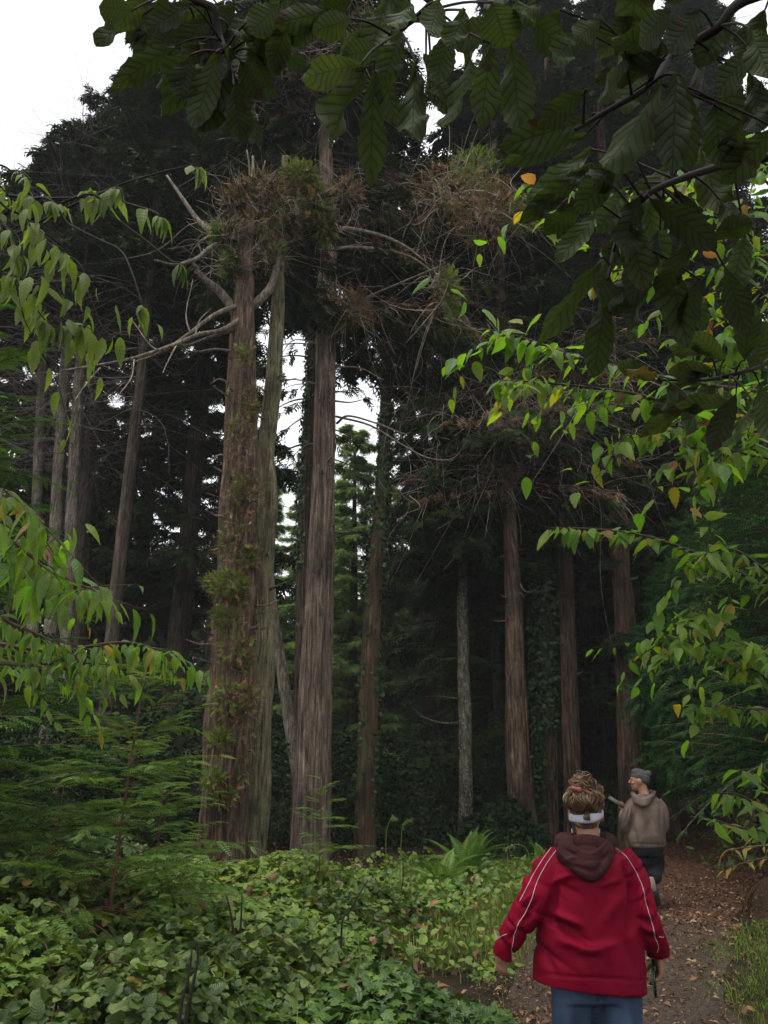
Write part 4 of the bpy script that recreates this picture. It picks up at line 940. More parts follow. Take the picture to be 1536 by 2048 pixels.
for px, Y, rx, ry, h, nl, sz, lab in ((150, 5.2, 1.25, .8, .80, 2300, .078, 'large pale leaved bramble bush at the lower left, nearest the camera'), (390, 6.0, 1.0, .8, .74, 1900, .075, 'tall bramble bush with round leaves right of the red stemmed sapling'), (40, 6.3, 1.0, .9, 1.0, 1700, .075, 'dark bramble bush under the fir at the left edge'),
        (620, 8.6, .9, .7, .60, 1500, .072, 'bramble bush around the foot of the small sapling'), (560, 6.4, .8, .7, .55, 1200, .066, 'low bramble bush below the upright fern'), (740, 9.3, .7, .6, .52, 1000, .07, 'bramble bush below the ivy clad trunk')):
    b = at(px, 1760, Y); c = (b[0], Y, float(gz(b[0], Y))); t = thing('bramble_bush', lab, 'bush', c, BR); c = np.array(c); h = h * .86; r3 = np.array([rx, ry, h])
    u = rng.normal(size=(nl, 3)); u[:, 2] = np.abs(u[:, 2]) * 1.1; u = nv(u)
    P = c + u * r3 * ((1 + .25 * noise(u, 5, int(px))) * rng.uniform(.6, 1.06, nl) ** .6)[:, None]
    gs = Geo(); nn = u * .6 + rng.normal(size=(nl, 3)) * .3; nn[:, 2] += .8; d0 = nv(u * .8 + rng.normal(size=(nl, 3)) * .8 - [0, 0, .25]); sd = nv(np.cross(d0, nn))
    s_ = sz * rng.uniform(.6, 1.25, nl); q = rng.random(nl)
    multi(gs, RND, P, orient(d0, nn), s_, q)
    for sg in (-1, 1): m_ = rng.random(nl) < .8; multi(gs, RND, P[m_] - d0[m_] * .12 * s_[m_, None], orient(d0[m_] * .25 + sg * sd[m_], nn[m_]), s_[m_] * .8, q[m_])
    K = 14; gw = Geo(); v = nv(np.stack([rng.normal(size=K), rng.normal(size=K), rng.uniform(.5, 1.4, K)], -1)); s = np.linspace(0, 1, 10)[None, :, None]
    Pc = c + (v * r3 * 1.12)[:, None] * s; Pc[..., 2] += np.sin(s[..., 0] * 3.0) * .3 * h - .12 * s[..., 0] ** 3; Pc[..., 2] = np.maximum(Pc[..., 2], c[2] - .05)
    gw.tubes(Pc, .006 * (1 - .5 * s[..., 0]), 5); gw.build('canes', MATS['redstem'], t); gs.build('leaves', MATS['bramble_leaf'], t)

def grass(name, label, x, y, h, mat='grass', kind='stuff', cat='grass', wd=1.0):
    n = len(x); P = np.stack([x, y, gz(x, y) - .01], -1); g = Geo(); Rm = randrot_z(n)
    k = rng.integers(0, 3, n); S = np.stack([h ** .5 * wd, h, h], -1); rnd = rng.random(n)
    for i in range(3): m_ = k == i; g.inst(BLADE[i], P[m_], Rm[m_], S[m_], rnd[m_])
    return tag(g.build(name, MATS[mat]), label, cat, kind=kind)
n = 26000; y = 6.2 + rng.random(n) * 8.5; e = rng.random(n) ** 1.4 * (1.2 + .12 * y); x = pcx(y) - phw(y) - e + .1 * rng.normal(size=n)
w_ = smooth(7.2, 9.0, y) * .95 + .05; k = rng.random(n) < w_; grass('verge_grass', 'long yellow green grass along the left edge of the path', x[k], y[k], rng.uniform(.06, .30, k.sum()) * (.45 + .55 * smooth(7, 9.5, y[k])), wd=.65)
n = 15000; y = 4.6 + rng.random(n) * 5.5; x = pcx(y) + phw(y) - .3 + rng.random(n) * 1.7; k = rng.random(n) < smooth(-.35, .15, x - pcx(y) - phw(y) + .25 * noise(np.stack([x, y, 0 * x], -1), 5, 23)); x, y = x[k], y[k]; n = len(x); grass('verge_moss_grass', 'short bright mossy grass along the right edge of the path', x, y, rng.uniform(.02, .085, n), 'moss')
n = 500; y = 4.5 + rng.random(n) * 6; x = rng.uniform(-3.5, -.1, n); grass('scattered_grass', 'single grass blades standing among the ivy', x, y, rng.uniform(.3, .65, n), wd=.7)

n = 5200; y = 7.6 + rng.random(n) * 6.5; e = rng.random(n) ** .8 * (1.5 + .15 * y); x = pcx(y) - phw(y) - e; k = noise(np.stack([x, y, 0 * x], -1), 2.6, 15) > -.25; x, y = x[k], y[k]; n = len(x)
P = np.stack([x, y, gz(x, y) + rng.random(n) ** 1.5 * .34], -1); nn = rng.normal(size=(n, 3)) * .4; nn[:, 2] += 1; nn[:, 1] -= .3; d = rng.normal(size=(n, 3)); d[:, 2] -= .3
g = Geo(); multi(g, RND + [IVY], P, orient(d, nn), rng.uniform(.04, .10, n), np.clip(rng.normal(.75, .2, n), 0, .97)); tag(g.build('verge_weeds', MATS['ivy_leaf']), 'fresh green low weeds growing through the verge grass', 'weeds', kind='stuff')
# fine crumbs of bark and leaf trodden into the path
n = 26000; y = 4 + rng.random(n) ** .85 * 18; u = rng.uniform(-1, 1, n); x = pcx(y) + u * phw(y) * 1.35
k = noise(np.stack([x, y, 0 * x], -1), 3.2, 19) + .5 * np.abs(u) > rng.uniform(-.6, .5, n); x, y = x[k], y[k]; n = len(x)
P = np.stack([x, y, gz(x, y) + .022], -1); nn = rng.normal(size=(n, 3)) * .4; nn[:, 2] += 1; d = rng.normal(size=(n, 3)); d[:, 2] *= .1
g = Geo(); g.inst(LIT, P, orient(d, nn), rng.uniform(.010, .030, n), rng.random(n) ** 1.5); tag(g.build('path_crumbs', MATS['litter']), 'fine brown crumbs of bark and leaf trodden into the path', 'leaf litter', kind='stuff')
# leaf litter on the path
n = 9000; y = 3.5 + rng.random(n) ** .8 * 19; u = rng.uniform(-1, 1, n); u = np.sign(u) * np.abs(u) ** .75; x = pcx(y) + u * phw(y) * 1.1
k = (rng.random(n) < .25 + .75 * smooth(7, 14, y)) | (noise(np.stack([x, y, 0 * x], -1), 2.5, 9) > .25); x, y = x[k], y[k]; n = len(x)
P = np.stack([x, y, gz(x, y) + .03], -1); nn = rng.normal(size=(n, 3)) * .3; nn[:, 2] += 1; d = rng.normal(size=(n, 3)); d[:, 2] *= .15
g = Geo(); g.inst(LIT, P, orient(d, nn), rng.uniform(.02, .07, n)); tag(g.build('leaf_litter', MATS['litter']), 'brown fallen leaves scattered over the path', 'leaves', kind='stuff')
n = 9000; y = 8 + rng.random(n) * 16; x = rng.uniform(-8, 9, n); P = np.stack([x, y, gz(x, y) + .015], -1); nn = rng.normal(size=(n, 3)) * .3; nn[:, 2] += 1; d = rng.normal(size=(n, 3)); d[:, 2] *= .15
g = Geo(); g.inst(LIT, P, orient(d, nn), rng.uniform(.04, .1, n)); tag(g.build('forest_litter', MATS['litter']), 'dead leaves lying on the dark forest floor', 'leaves', kind='stuff')
# loose twigs and bigger leaves on the path
for k in range(16):
    y = rng.uniform(6, 15); x = pcx(y) + rng.uniform(-.9, .9) * phw(y); g = Geo(); a = rng.uniform(0, 6.3); L_ = rng.uniform(.12, .4)
    z = float(gz(x, y)) + .03; p = np.array([[0, 0, 0], [.5 * L_, rng.normal() * .03, .01], [L_, rng.normal() * .04, 0]]); p[:, :2] = p[:, :2] @ np.array([[math.cos(a), math.sin(a)], [-math.sin(a), math.cos(a)]])
    g.tube(p + [x, y, z], [.006, .005, .003], 5, 3); tag(g.build('fallen_twig', MATS['twig']), 'thin dark twig lying on the brown path', 'twig', 'twigs fallen on the path')

# dark dry stems and grass heads
def stems(name, label, cat, pxs, mat='blackstem', r=.012, heads=None, group=None):
    for pts, Y, lab in pxs:
        P = px_line(pts, Y, Y, .0); q = P[0].copy(); q[2] = gz(q[0], q[1]) - .02
        P = np.vstack([q, P]); g = Geo(); g.tube(P, np.linspace(r, r * .45, len(P)), 6, 5)
        if heads:
            nh = 26; f = rng.uniform(.68, 1, nh); idx = f * (len(P) - 1); H = np.stack([np.interp(idx, np.arange(len(P)), P[:, k]) for k in range(3)], -1); d = rng.normal(size=(nh, 3)) * .5 + nv(P[-1] - P[-2]); g.inst(LIT, H, orient(d, rng.normal(size=(nh, 3))), .035)
        tag(g.build(name, MATS[mat]), lab, cat, group)
stems('dried_weed', '', 'dried weed', [([(360, 2030), (376, 1960), (384, 1900)], 4.6, 'thick black dead stem at the bottom, beside the bramble leaves'), ([(372, 2040), (388, 1960), (396, 1915), (392, 1880)], 4.7, 'thinner black dead stem just right of the thick one'), ([(478, 1900), (482, 1840), (484, 1790)], 6.6, 'upright bare stem right of the round leaved brambles'),
    ([(684, 1850), (700, 1820), (736, 1760)], 7.2, 'slanting dark stem below the small sapling'), ([(468, 1890), (460, 1820), (452, 1790)], 6.5, 'short curved bare stem left of the upright bare stem'), ([(540, 1880), (536, 1850)], 6.6, 'short dark dried stalk in the ivy'), ([(800, 1800), (806, 1760), (806, 1720)], 9.4, 'black stalk in the long grass below the ivy clad trunk')])
stems('grass_head', '', 'grass', [([(800, 1740), (802, 1690), (806, 1650), (822, 1640)], 9.5, 'tall drooping grass head against the dark, taller of the pair'), ([(822, 1760), (818, 1720), (800, 1700)], 9.3, 'nodding grass head bent to the left'), ([(772, 1680), (775, 1655), (785, 1632), (792, 1640)], 9.6, 'pale seed head beside the ivy clad trunk'), ([(880, 1740), (868, 1705), (850, 1695)], 9.8, 'curved grass stalk left of the bright fern clump'), ([(1060, 1730), (1050, 1695), (1025, 1690), (1010, 1700)], 9.5, 'arching dry grass stalk beside the red jacket')], 'grass', .006, True)

# dead fern and yellow plant at the right edge
c = at(1556, 1750, 6.8); t = thing('dead_fern', 'brown dried fern hanging at the right edge above the mossy grass', 'fern', (c[0], 6.8, float(gz(c[0], 6.8))))
g = Geo(); g.tube([(c[0], 6.8, float(gz(c[0], 6.8)) - .05), (c[0], 6.8, c[2] * .6), tuple(c)], [.09, .08, .06], 10, 5); g.build('stump', MATS['bark_dark'], t)
for k in range(7):
    a = rng.uniform(2.5, 4.4); g = Geo(); g.inst(FROND[2], c[None], orient(np.array([[math.cos(a) * .5, math.sin(a) * .5, -.35]]), np.array([[math.cos(a), math.sin(a), .5]])), rng.uniform(.45, .75, 1)); g.build('frond', MATS['deadfern'], t)
def branch(name, label, cat, specs, tpls, leafm, stemm, trunk=None, group=None):
    """specs: (pixel polyline, depth0, depth1, leaves, leaf length m, hang)"""
    root = trunk if trunk is not None else specs[0][0]
    return None

# ------------------------------------------------------------------ people
plain('skin', (.27, .135, .088), .5, .08, 25., .15, 120., .35)
plain('red_jacket', (.138, .0008, .013), .6, .18, 5., .35, 260., .06)
plain('piping', (.50, .36, .36), .5, .05)
plain('maroon_fleece', (.034, .010, .011), .9, .2, 14., .3, 160., .15)
plain('denim', (.022, .038, .075), .85, .35, 10., .3, 260., .2, c2=(.055, .085, .15), stretch=(1, 1, .35))
plain('hair', (.045, .024, .012), .5, .45, 30., .4, 90., .4, c2=(.12, .064, .028))
plain('headband', (.40, .40, .47), .7, .06, 10., .2, 60., .2)
plain('scrunchie', (.24, .075, .06), .7, .15, 20., .3, 60., .2)
plain('silver', (.7, .7, .68), .25, .05, 10., 0, 60., .6)
plain('phone_black', (.012, .012, .014), .25, .1, 10., 0, 60., .5)
plain('phone_case', (.045, .12, .02), .5, .1, 10., 0, 60., .4)
plain('hoodie', (.050, .034, .027), .9, .30, 5., .35, 150., .12, c2=(.15, .112, .092))
plain('beanie', (.05, .053, .052), .9, .15, 40., .5, 200., .2, stretch=(1, 1, .25))
plain('trousers', (.008, .008, .009), .9, .3, 8., .2, 200., .1, c2=(.016, .015, .019))
plain('sock', (.19, .145, .11), .9, .1, 20., .2, 100., .2)
plain('shoe_black', (.010, .010, .011), .6, .2, 20., .2, 60., .3)
plain('eye_white', (.35, .30, .27), .3, .02)
plain('paper', (.16, .155, .145), .8, .08, 10.)
plain('board', (.10, .085, .07), .6, .15, 10.)

def limb_tube(g, pts, rad, sides=16, sub=6): g.tube(np.array(pts), np.array(rad), sides, sub)
def hand(g, wrist, d, palm, thumb, curl=.5, s=1.0, wr=.026):
    """palm tubes + five bent fingers; d = finger direction, palm = palm normal, thumb = side the thumb leaves from"""
    d = nv(d); palm = nv(np.array(palm) - d * np.dot(palm, d)); th = np.cross(d, palm); th = th * np.sign(np.dot(th, thumb)); w_ = np.asarray(wrist, float)
    g.tube([w_ - d * .06, w_, w_ + d * .03], [wr, wr * .92, wr * .95], 12, 3)
    for i, (o, l) in enumerate(((.030, .071), (.011, .079), (-.009, .074), (-.028, .058))):
        k = w_ + d * (.085 - .004 * abs(i - 1)) * s + th * o * s
        g.tube([w_ + d * .01 + th * o * .5 * s, (w_ + k) / 2 + th * o * .2, k], [.014 * s, .015 * s, .0115 * s], 10, 3)
        P = [k]; dd = d.copy(); c = curl * (1 + .12 * i)
        for q, f in enumerate((.45, .32, .23)):
            an = c * (.75 if q == 0 else 1.0); dd = nv(dd * math.cos(an) + palm * math.sin(an)); P.append(P[-1] + dd * l * f * s)
        g.tube(P, np.array([.0105, .0095, .0085, .0065]) * s, 10, 4)
    b = w_ + d * .025 * s + th * .022 * s
    g.tube([b, b + (d * .025 + th * .022 + palm * .012) * s, b + (d * .052 + th * .032 + palm * .022 * (1 + curl)) * s, b + (d * .074 + th * .028 + palm * .034 * (1 + curl)) * s], np.array([.015, .0135, .011, .008]) * s, 10, 4)
def head(g, c, yaw, s=1.0, tilt=0.):
    """skull, jaw, nose, ears, brow; faces +Y at yaw 0"""
    cy_, sy = math.cos(yaw), math.sin(yaw); ax = np.array([[cy_, sy, 0], [-sy, cy_, 0], [0, 0, 1]]); c = np.asarray(c, float)
    W = lambda x, y, z: c + (np.array([x, y, z]) * s) @ ax
    g.ell(c, np.array([.074, .094, .105]) * s, ax, 24, 16)
    g.ell(W(0, .038, -.055), np.array([.056, .056, .066]) * s, ax, 20, 12)
    g.ell(W(0, .068, -.095), np.array([.026, .022, .02]) * s, ax)
    g.tube([W(0, .09, .012), W(0, .108, -.018), W(0, .114, -.032)], np.array([.010, .013, .015]) * s, 10, 3)
    for k in (-1, 1):
        g.ell(W(.078 * k, -.004, -.018), np.array([.009, .020, .033]) * s, ax, 12, 8); g.ell(W(.040 * k, .07, -.03), np.array([.02, .02, .018]) * s, ax); g.ell(W(.032 * k, .084, .024), np.array([.026, .012, .009]) * s, ax)
    g.ell(W(0, .089, -.060), np.array([.022, .010, .006]) * s, ax); g.ell(W(0, .087, -.072), np.array([.018, .010, .006]) * s, ax)
    return W, ax
def skin_build(g, voxel, smooth_it, name, mat, parent, disp=None):
    V, N, T, Q = remesh(g, voxel, smooth_it)
    if disp is not None: V = V + N * disp(V, N)[:, None]
    o = Geo(); o.add(V, T, Q); ob = o.build(name, MATS[mat], parent); return ob, V, T, Q
def seg_dist(P2, a, b):
    a = np.array(a); b = np.array(b); ab = b - a; t = np.clip(((P2 - a) @ ab) / (ab @ ab), 0, 1)
    return np.linalg.norm(P2 - a - t[:, None] * ab, axis=1), t
def to_px(V):
    q = V - CAM; dp = q @ FW; return np.stack([768 + F * (q @ RT) / dp, 1024 - F * (q @ UP) / dp], -1)
def creases(V, N, lst, back=True):
    """cloth folds laid along lines on the garment's back: (a, b, width px, depth m)"""
    P2 = to_px(V); out = np.zeros(len(V)); face = np.clip(-N[:, 1] * 1.6, 0, 1)
    for a, b, wd, dp in lst:
        d, t = seg_dist(P2, a, b); f = np.exp(-(d / wd) ** 2) * (np.sin(np.clip(t, .02, .98) * math.pi) ** .5 * .9 + .1)
        out += dp * f * face
    return out
def project(bv, pts, off=.003):
    out = []
    for x, y in pts:
        d = ray(x, y); h = bv.ray_cast(Vector(CAM), Vector(nv(d)))
        if h[0] is not None:
            n_ = np.array(h[1]); n_ = n_ * np.sign(-np.dot(n_, d)); out.append(np.array(h[0]) + n_ * off)
    return np.array(out)
def densify(pts, k=10): return spline(np.array(pts, float), np.zeros(len(pts)), k)[0]

# ---- the person in the red jacket, seen from behind, walking
WY = 4.0
def W_(x, y, dy=0.): return at(x, y, WY + dy)
wx = W_(1176, 1800)[0]
pw = thing('person', 'person in a red jacket, curly hair tied in a bun, walking away holding a phone', 'person', (wx, WY, float(gz(wx, WY))))
g = Geo()
hc = W_(1171, 1623, .02); hW, hax = head(g, hc, R(-8), .97)
g.tube([hc + [0, -.01, -.03], hc + [0, -.015, -.11], hc + [0, -.03, -.19]], [.052, .054, .066], 16, 4)
pz = .86; pelv = np.array([W_(1190, 1960)[0], WY, pz])
g.loft([(pelv[0], WY, pz - .06, .16, .11), (pelv[0], WY, pz + .05, .175, .125), (wx, WY, 1.05, .155, .11), (wx, WY - .01, 1.2, .165, .11), (wx - .005, WY - .02, 1.32, .17, .095), (wx - .01, WY - .02, 1.38, .11, .07)])
Ls, Le, Lw = W_(1118, 1716), W_(1056, 1812, -.05), W_(1004, 1905, .03)
Rs, Re, Rw = W_(1240, 1712), W_(1290, 1815, -.06), W_(1316, 1900, .05)
for a, b, c in ((Ls, Le, Lw), (Rs, Re, Rw)): limb_tube(g, [a, (a + b) / 2, b, (b + c) / 2, c], [.052, .046, .04, .037, .027])
hand(g, Lw + [0, .0, -.01], [-.06, .35, -1], [.6, .5, 0], [0, 1, 0], .8, .85)
Rd = np.array([.02, .16, -1.]); hand(g, Rw + [0, 0, -.01], Rd, [-1, .1, 0], [0, 1, 0], .55, 1.0)
for sx, fy, kz in ((-.09, .16, .47), (.09, -.14, .46)):
    hip = pelv + [sx, 0, -.03]; kn = np.array([pelv[0] + sx * 1.05, WY + fy * .5 + .03, kz]); an = np.array([pelv[0] + sx, WY + fy - (.06 if fy < 0 else 0), .10 if fy > 0 else .13])
    limb_tube(g, [hip, (hip + kn) / 2, kn, (kn + an) / 2, an], [.09, .075, .055, .05, .038]); g.tube([an, an + [0, .06, -.055], an + [0, .15, -.065]], [.04, .038, .026], 12, 3)
ob, *_ = skin_build(g, .0055, 3, 'body', 'skin', pw)
for k in (-1, 1):
    g = Geo(); g.ell(hW(.032 * k, .083, .006), [.012] * 3); g.build('eye', MATS['eye_white'], pw)
# jacket
g = Geo()
def ring(y, xl, xr, ry, dy=0., tl=0.):
    a, b = W_(xl, y, dy), W_(xr, y, dy); return ((a[0] + b[0]) / 2, WY + dy, a[2], (b[0] - a[0]) / 2, ry, tl)
g.loft([ring(1974, 1066, 1289, .165, 0, -.022), ring(1930, 1066, 1288, .17, 0, -.012), ring(1880, 1070, 1283, .168), ring(1830, 1077, 1279, .158, -.005), ring(1780, 1086, 1272, .15, -.012), ring(1740, 1096, 1264, .138, -.02), ring(1712, 1107, 1252, .118, -.025), ring(1697, 1124, 1234, .09, -.01), ring(1690, 1136, 1222, .07, 0)], 40)
limb_tube(g, [W_(1128, 1722), W_(1100, 1745, -.01), W_(1079, 1778, -.03), W_(1058, 1816, -.05), W_(1030, 1860, -.02), W_(1009, 1900, .02), W_(1003, 1917, .025)], [.078, .083, .079, .073, .066, .053, .05], 20)
limb_tube(g, [W_(1232, 1715), W_(1256, 1742, -.01), W_(1272, 1780, -.03), W_(1283, 1820, -.06), W_(1299, 1860, -.03), W_(1315, 1895, .03), W_(1318, 1912, .04)], [.078, .082, .077, .069, .063, .052, .05], 20)
CR = [((1112, 1775), (1100, 1840), 7, -.020), ((1108, 1765), (1145, 1748), 6, .012), ((1098, 1838), (1165, 1868), 8, -.018), ((1100, 1822), (1160, 1850), 7, .014), ((1118, 1880), (1200, 1905), 9, .013), ((1125, 1862), (1180, 1885), 6, -.012), ((1150, 1905), (1230, 1888), 8, .008), ((1268, 1760), (1262, 1860), 8, -.022), ((1248, 1730), (1262, 1780), 6, -.010), ((1240, 1790), (1205, 1850), 12, .007),
      ((1075, 1800), (1050, 1835), 6, -.010), ((1060, 1790), (1040, 1812), 5, .010), ((1064, 1830), (1045, 1845), 5, -.012), ((1045, 1842), (1030, 1856), 5, .011), ((1030, 1866), (1018, 1880), 4, -.008), ((1290, 1800), (1304, 1820), 5, -.010), ((1280, 1838), (1304, 1846), 5, -.012), ((1285, 1852), (1308, 1862), 5, .010), ((1296, 1872), (1314, 1880), 4, -.008), ((1270, 1800), (1290, 1780), 5, .008),
      ((1120, 1768), (1160, 1790), 7, -.007), ((1130, 1760), (1215, 1762), 3, -.004), ((1200, 1770), (1235, 1760), 6, .006), ((1085, 1900), (1110, 1950), 8, -.007), ((1250, 1880), (1275, 1950), 10, -.007), ((1160, 1920), (1170, 1970), 9, .006), ((1215, 1920), (1225, 1975), 9, -.006), ((1066, 1948), (1288, 1962), 2.2, -.004)]
def folds(V, N):
    w_ = V + .05 * np.stack([noise(V, 6, 41), noise(V, 6, 42), noise(V, 6, 43)], -1); out = .004 * noise(V, 9, 4) + .0012 * noise(V, 60, 6)
    cx = (V[:, 0] - wx)
    for sg in (-1, 1):          # drag folds running from the shoulders down and inwards, and rings round the sleeves
        u = w_[:, 2] * .75 + sg * w_[:, 0] * .66; a = np.abs(np.sin(u * 30 + 2 * noise(V, 5, 50 + sg))); m_ = np.clip(.5 + noise(V, 7, 60 + sg), 0, 1) * np.clip(.35 - sg * cx * 2.2, 0, 1)
        out -= .017 * (1 - a) ** 3 * m_
    arm = np.clip((np.abs(cx - .0) - .20) / .06, 0, 1); u = w_[:, 2] * 1.0 - np.abs(w_[:, 0] - wx) * .8
    out += .009 * arm * (np.sin(u * 62 + 3 * noise(V, 8, 71)) * np.clip(.5 + noise(V, 9, 72), 0, 1))
    return out
def jd(V, N):
    return 1.9 * creases(V, N, CR) + folds(V, N)
jo, JV, JT, JQ = skin_build(g, .008, 5, 'jacket', 'red_jacket', pw, jd)
bj = bvh(JV, JT, JQ)
for pts in ([(1112, 1702), (1092, 1730), (1074, 1765), (1064, 1795), (1050, 1825), (1036, 1850), (1028, 1875), (1023, 1902), (1024, 1910)], [(1228, 1695), (1250, 1712), (1272, 1745), (1285, 1775), (1292, 1810), (1302, 1840), (1309, 1870), (1316, 1892), (1314, 1904)], [(1103, 1696), (1084, 1722), (1066, 1752), (1052, 1780), (1040, 1804)], [(1014, 1868), (1003, 1873), (994, 1881)], [(1317, 1873), (1326, 1874)]):
    P = project(bj, densify(pts))
    if len(P) > 2: g = Geo(); g.tube(P, .0015, 6, 1); g.build('piping', MATS['piping'], jo)
# hood, lying crumpled on the back
g = Geo(); g.ell(W_(1170, 1707, -.095), [.138, .078, .085], None, 24, 16); g.ell(W_(1179, 1732, -.145), [.085, .05, .055], None, 20, 12); g.ell(W_(1184, 1748, -.160), [.046, .034, .032], None, 16, 10); g.tube([W_(1122, 1700, -.09), W_(1150, 1730, -.15), W_(1182, 1752, -.165), W_(1206, 1730, -.15), W_(1222, 1700, -.09)], [.03, .032, .03, .032, .03], 10, 5)
g.ell(W_(1134, 1688, -.02), [.055, .07, .045]); g.ell(W_(1210, 1688, -.02), [.05, .07, .045]); g.ell(W_(1146, 1676, .01), [.035, .06, .025]); g.ell(W_(1202, 1676, .01), [.035, .06, .025])
for a, b in ((1128, 1150), (1214, 1192)): g.tube([W_(a, 1690, 0), W_(a, 1684, .08), W_(b, 1684, .11)], [.04, .045, .04], 10, 4)
HC = [((1126, 1696), (1160, 1716), 4, -.010), ((1130, 1720), (1168, 1712), 4, .010), ((1136, 1728), (1180, 1742), 4, -.009), ((1212, 1708), (1196, 1740), 5, -.010), ((1142, 1676), (1148, 1696), 3, -.010), ((1165, 1722), (1205, 1718), 4, -.008), ((1118, 1704), (1150, 1734), 3, .006), ((1216, 1694), (1205, 1722), 3, .006)]
def hd(V, N):
    P2 = to_px(V); U = 1704 - .020 * (P2[:, 0] - 1178) ** 2; f = np.clip(-N[:, 1] * 1.5, 0, 1); q = U - P2[:, 1]
    ins = 1 / (1 + np.exp(-np.clip(q / 1.6, -30, 30))) * (np.abs(P2[:, 0] - 1178) < 32)
    return creases(V, N, HC) + f * (-.042 * ins + .007 * np.exp(-((q + 3) / 3.5) ** 2)) + .004 * noise(V, 28, 3)
skin_build(g, .006, 3, 'hood', 'maroon_fleece', jo, hd)
# jeans
g = Geo()
g.loft([(pelv[0], WY, pz - .12, .175, .125), (pelv[0], WY, pz - .02, .19, .145), (pelv[0], WY, pz + .06, .185, .14)], 32)
for sx, fy, kz in ((-.09, .16, .47), (.09, -.14, .46)):
    hip = pelv + [sx, 0, -.05]; kn = np.array([pelv[0] + sx * 1.05, WY + fy * .5 + .03, kz]); an = np.array([pelv[0] + sx, WY + fy - (.06 if fy < 0 else 0), .09])
    limb_tube(g, [hip, (hip + kn) / 2, kn, (kn + an) / 2, an], [.108, .098, .084, .078, .074], 20)
skin_build(g, .009, 3, 'jeans', 'denim', pw, lambda V, N: .006 * noise(V, 16, 14) + .008 * (1 - np.abs(np.sin(V[:, 2] * 55 + 3 * noise(V, 7, 80)))) ** 2 * np.clip(noise(V, 6, 81), 0, 1) - .028 * np.exp(-((V[:, 0] - pelv[0] + .01) / .016) ** 2) * np.clip(-N[:, 1], 0, 1))
for sx, fy in ((-.09, .16), (.09, -.14)):
    g = Geo(); a = np.array([pelv[0] + sx, WY + fy - .03, .045]); g.tube([a + [0, -.05, .01], a + [0, .04, .012], a + [0, .15, 0], a + [0, .2, -.008]], [.04, .046, .044, .03], 14, 4); g.build('shoe', MATS['shoe_black'], pw)
# hair
g = Geo(); g.ell(hc + np.array([0, -.005, .02]), [.077, .096, .096], None, 24, 16); g.ell(W_(1168, 1602, -.03), [.081, .078, .056], None, 20, 12); g.ell(W_(1166, 1572, -.03), [.046, .046, .04]); g.ell(W_(1164, 1560, -.03), [.038, .038, .03]); g.ell(W_(1190, 1588, -.02), [.028, .034, .032]); g.ell(W_(1144, 1594, -.02), [.034, .036, .034])
g.ell(W_(1171, 1647, -.042), [.056, .03, .026]); g.ell(W_(1174, 1633, -.088), [.020, .012, .018])
ho, HV, HT, HQ = skin_build(g, .006, 3, 'hair', 'hair', pw, lambda V, N: .009 * noise(V, 55, 21) + .005 * noise(V, 110, 22))
hn = vnorm(HV, HT, HQ); zb = W_(1170, 1620)[2]; bunc = W_(1165, 1568, -.03); hb_ = bvh(HV, HT, HQ)
def lock(a0, a1, wave, amp, out, n=18):
    """a wavy lock lying on the hair, from the band up to the foot of the bun"""
    P = []
    for q in np.linspace(0, 1, n):
        a = a0 + (a1 - a0) * q + wave * math.sin(q * 11 + a0 * 7); el = -.25 + 1.45 * q ** .9; dirv = np.array([math.cos(a) * math.cos(el), math.sin(a) * math.cos(el), math.sin(el)])
        c = hc + np.array([-.003, -.02, .015]); h = hb_.ray_cast(Vector(c + dirv * .4), Vector(-dirv))
        if h[0] is None: continue
        P.append(np.array(h[0]) + dirv * (out + amp * math.sin(q * 13 + a0 * 5)))
    return np.array(P)
g = Geo()
for k in range(420):
    a0 = rng.uniform(-math.pi, math.pi); P = lock(a0, a0 * .9 + rng.normal() * .35, rng.uniform(.05, .16), rng.uniform(.002, .006), rng.uniform(.0, .008))
    P = P[: max(6, int(len(P) * rng.uniform(.45, 1)))]
    if len(P) > 4: g.tube(P, np.interp(np.linspace(0, 1, len(P)), [0, .2, .8, 1], np.array([.2, 1, 1, .1]) * rng.uniform(.0013, .0036)), 5, 1, rng.random())
for k in range(230):            # loops coiled round the bun and curls escaping from it
    ax = nv(rng.normal(size=3)); u = nv(np.cross(ax, rng.normal(size=3))); v = np.cross(ax, u); r_ = rng.uniform(.55, 1.0); th = np.linspace(0, rng.uniform(2.2, 4.6), 14) + rng.uniform(0, 6)
    c = bunc + rng.normal(size=3) * [.012, .012, .008] if k < 170 else hc + np.array([rng.uniform(-.07, .07), -.03 + rng.uniform(-.05, .03), rng.uniform(.05, .10)]); s_ = np.array([.046, .046, .040]) * r_ if k < 170 else np.array([.02, .02, .02]) * r_
    g.tube(c + (np.cos(th)[:, None] * u + np.sin(th)[:, None] * v) * s_ * (1 + .12 * np.sin(th * 5))[:, None], np.full(14, rng.uniform(.0016, .0036)), 5, 1, rng.random())
g.build('curls', MATS['hair_strand'], ho)
g = Geo(); kk = rng.choice(np.nonzero(HV[:, 2] > zb)[0], 70); twigs(g, HV[kk], nv(hn[kk] + rng.normal(size=(len(kk), 3)) * .7), .03, .7, .0007, 8, .2); g.build('flyaway_hair', MATS['hair_strand'], ho)
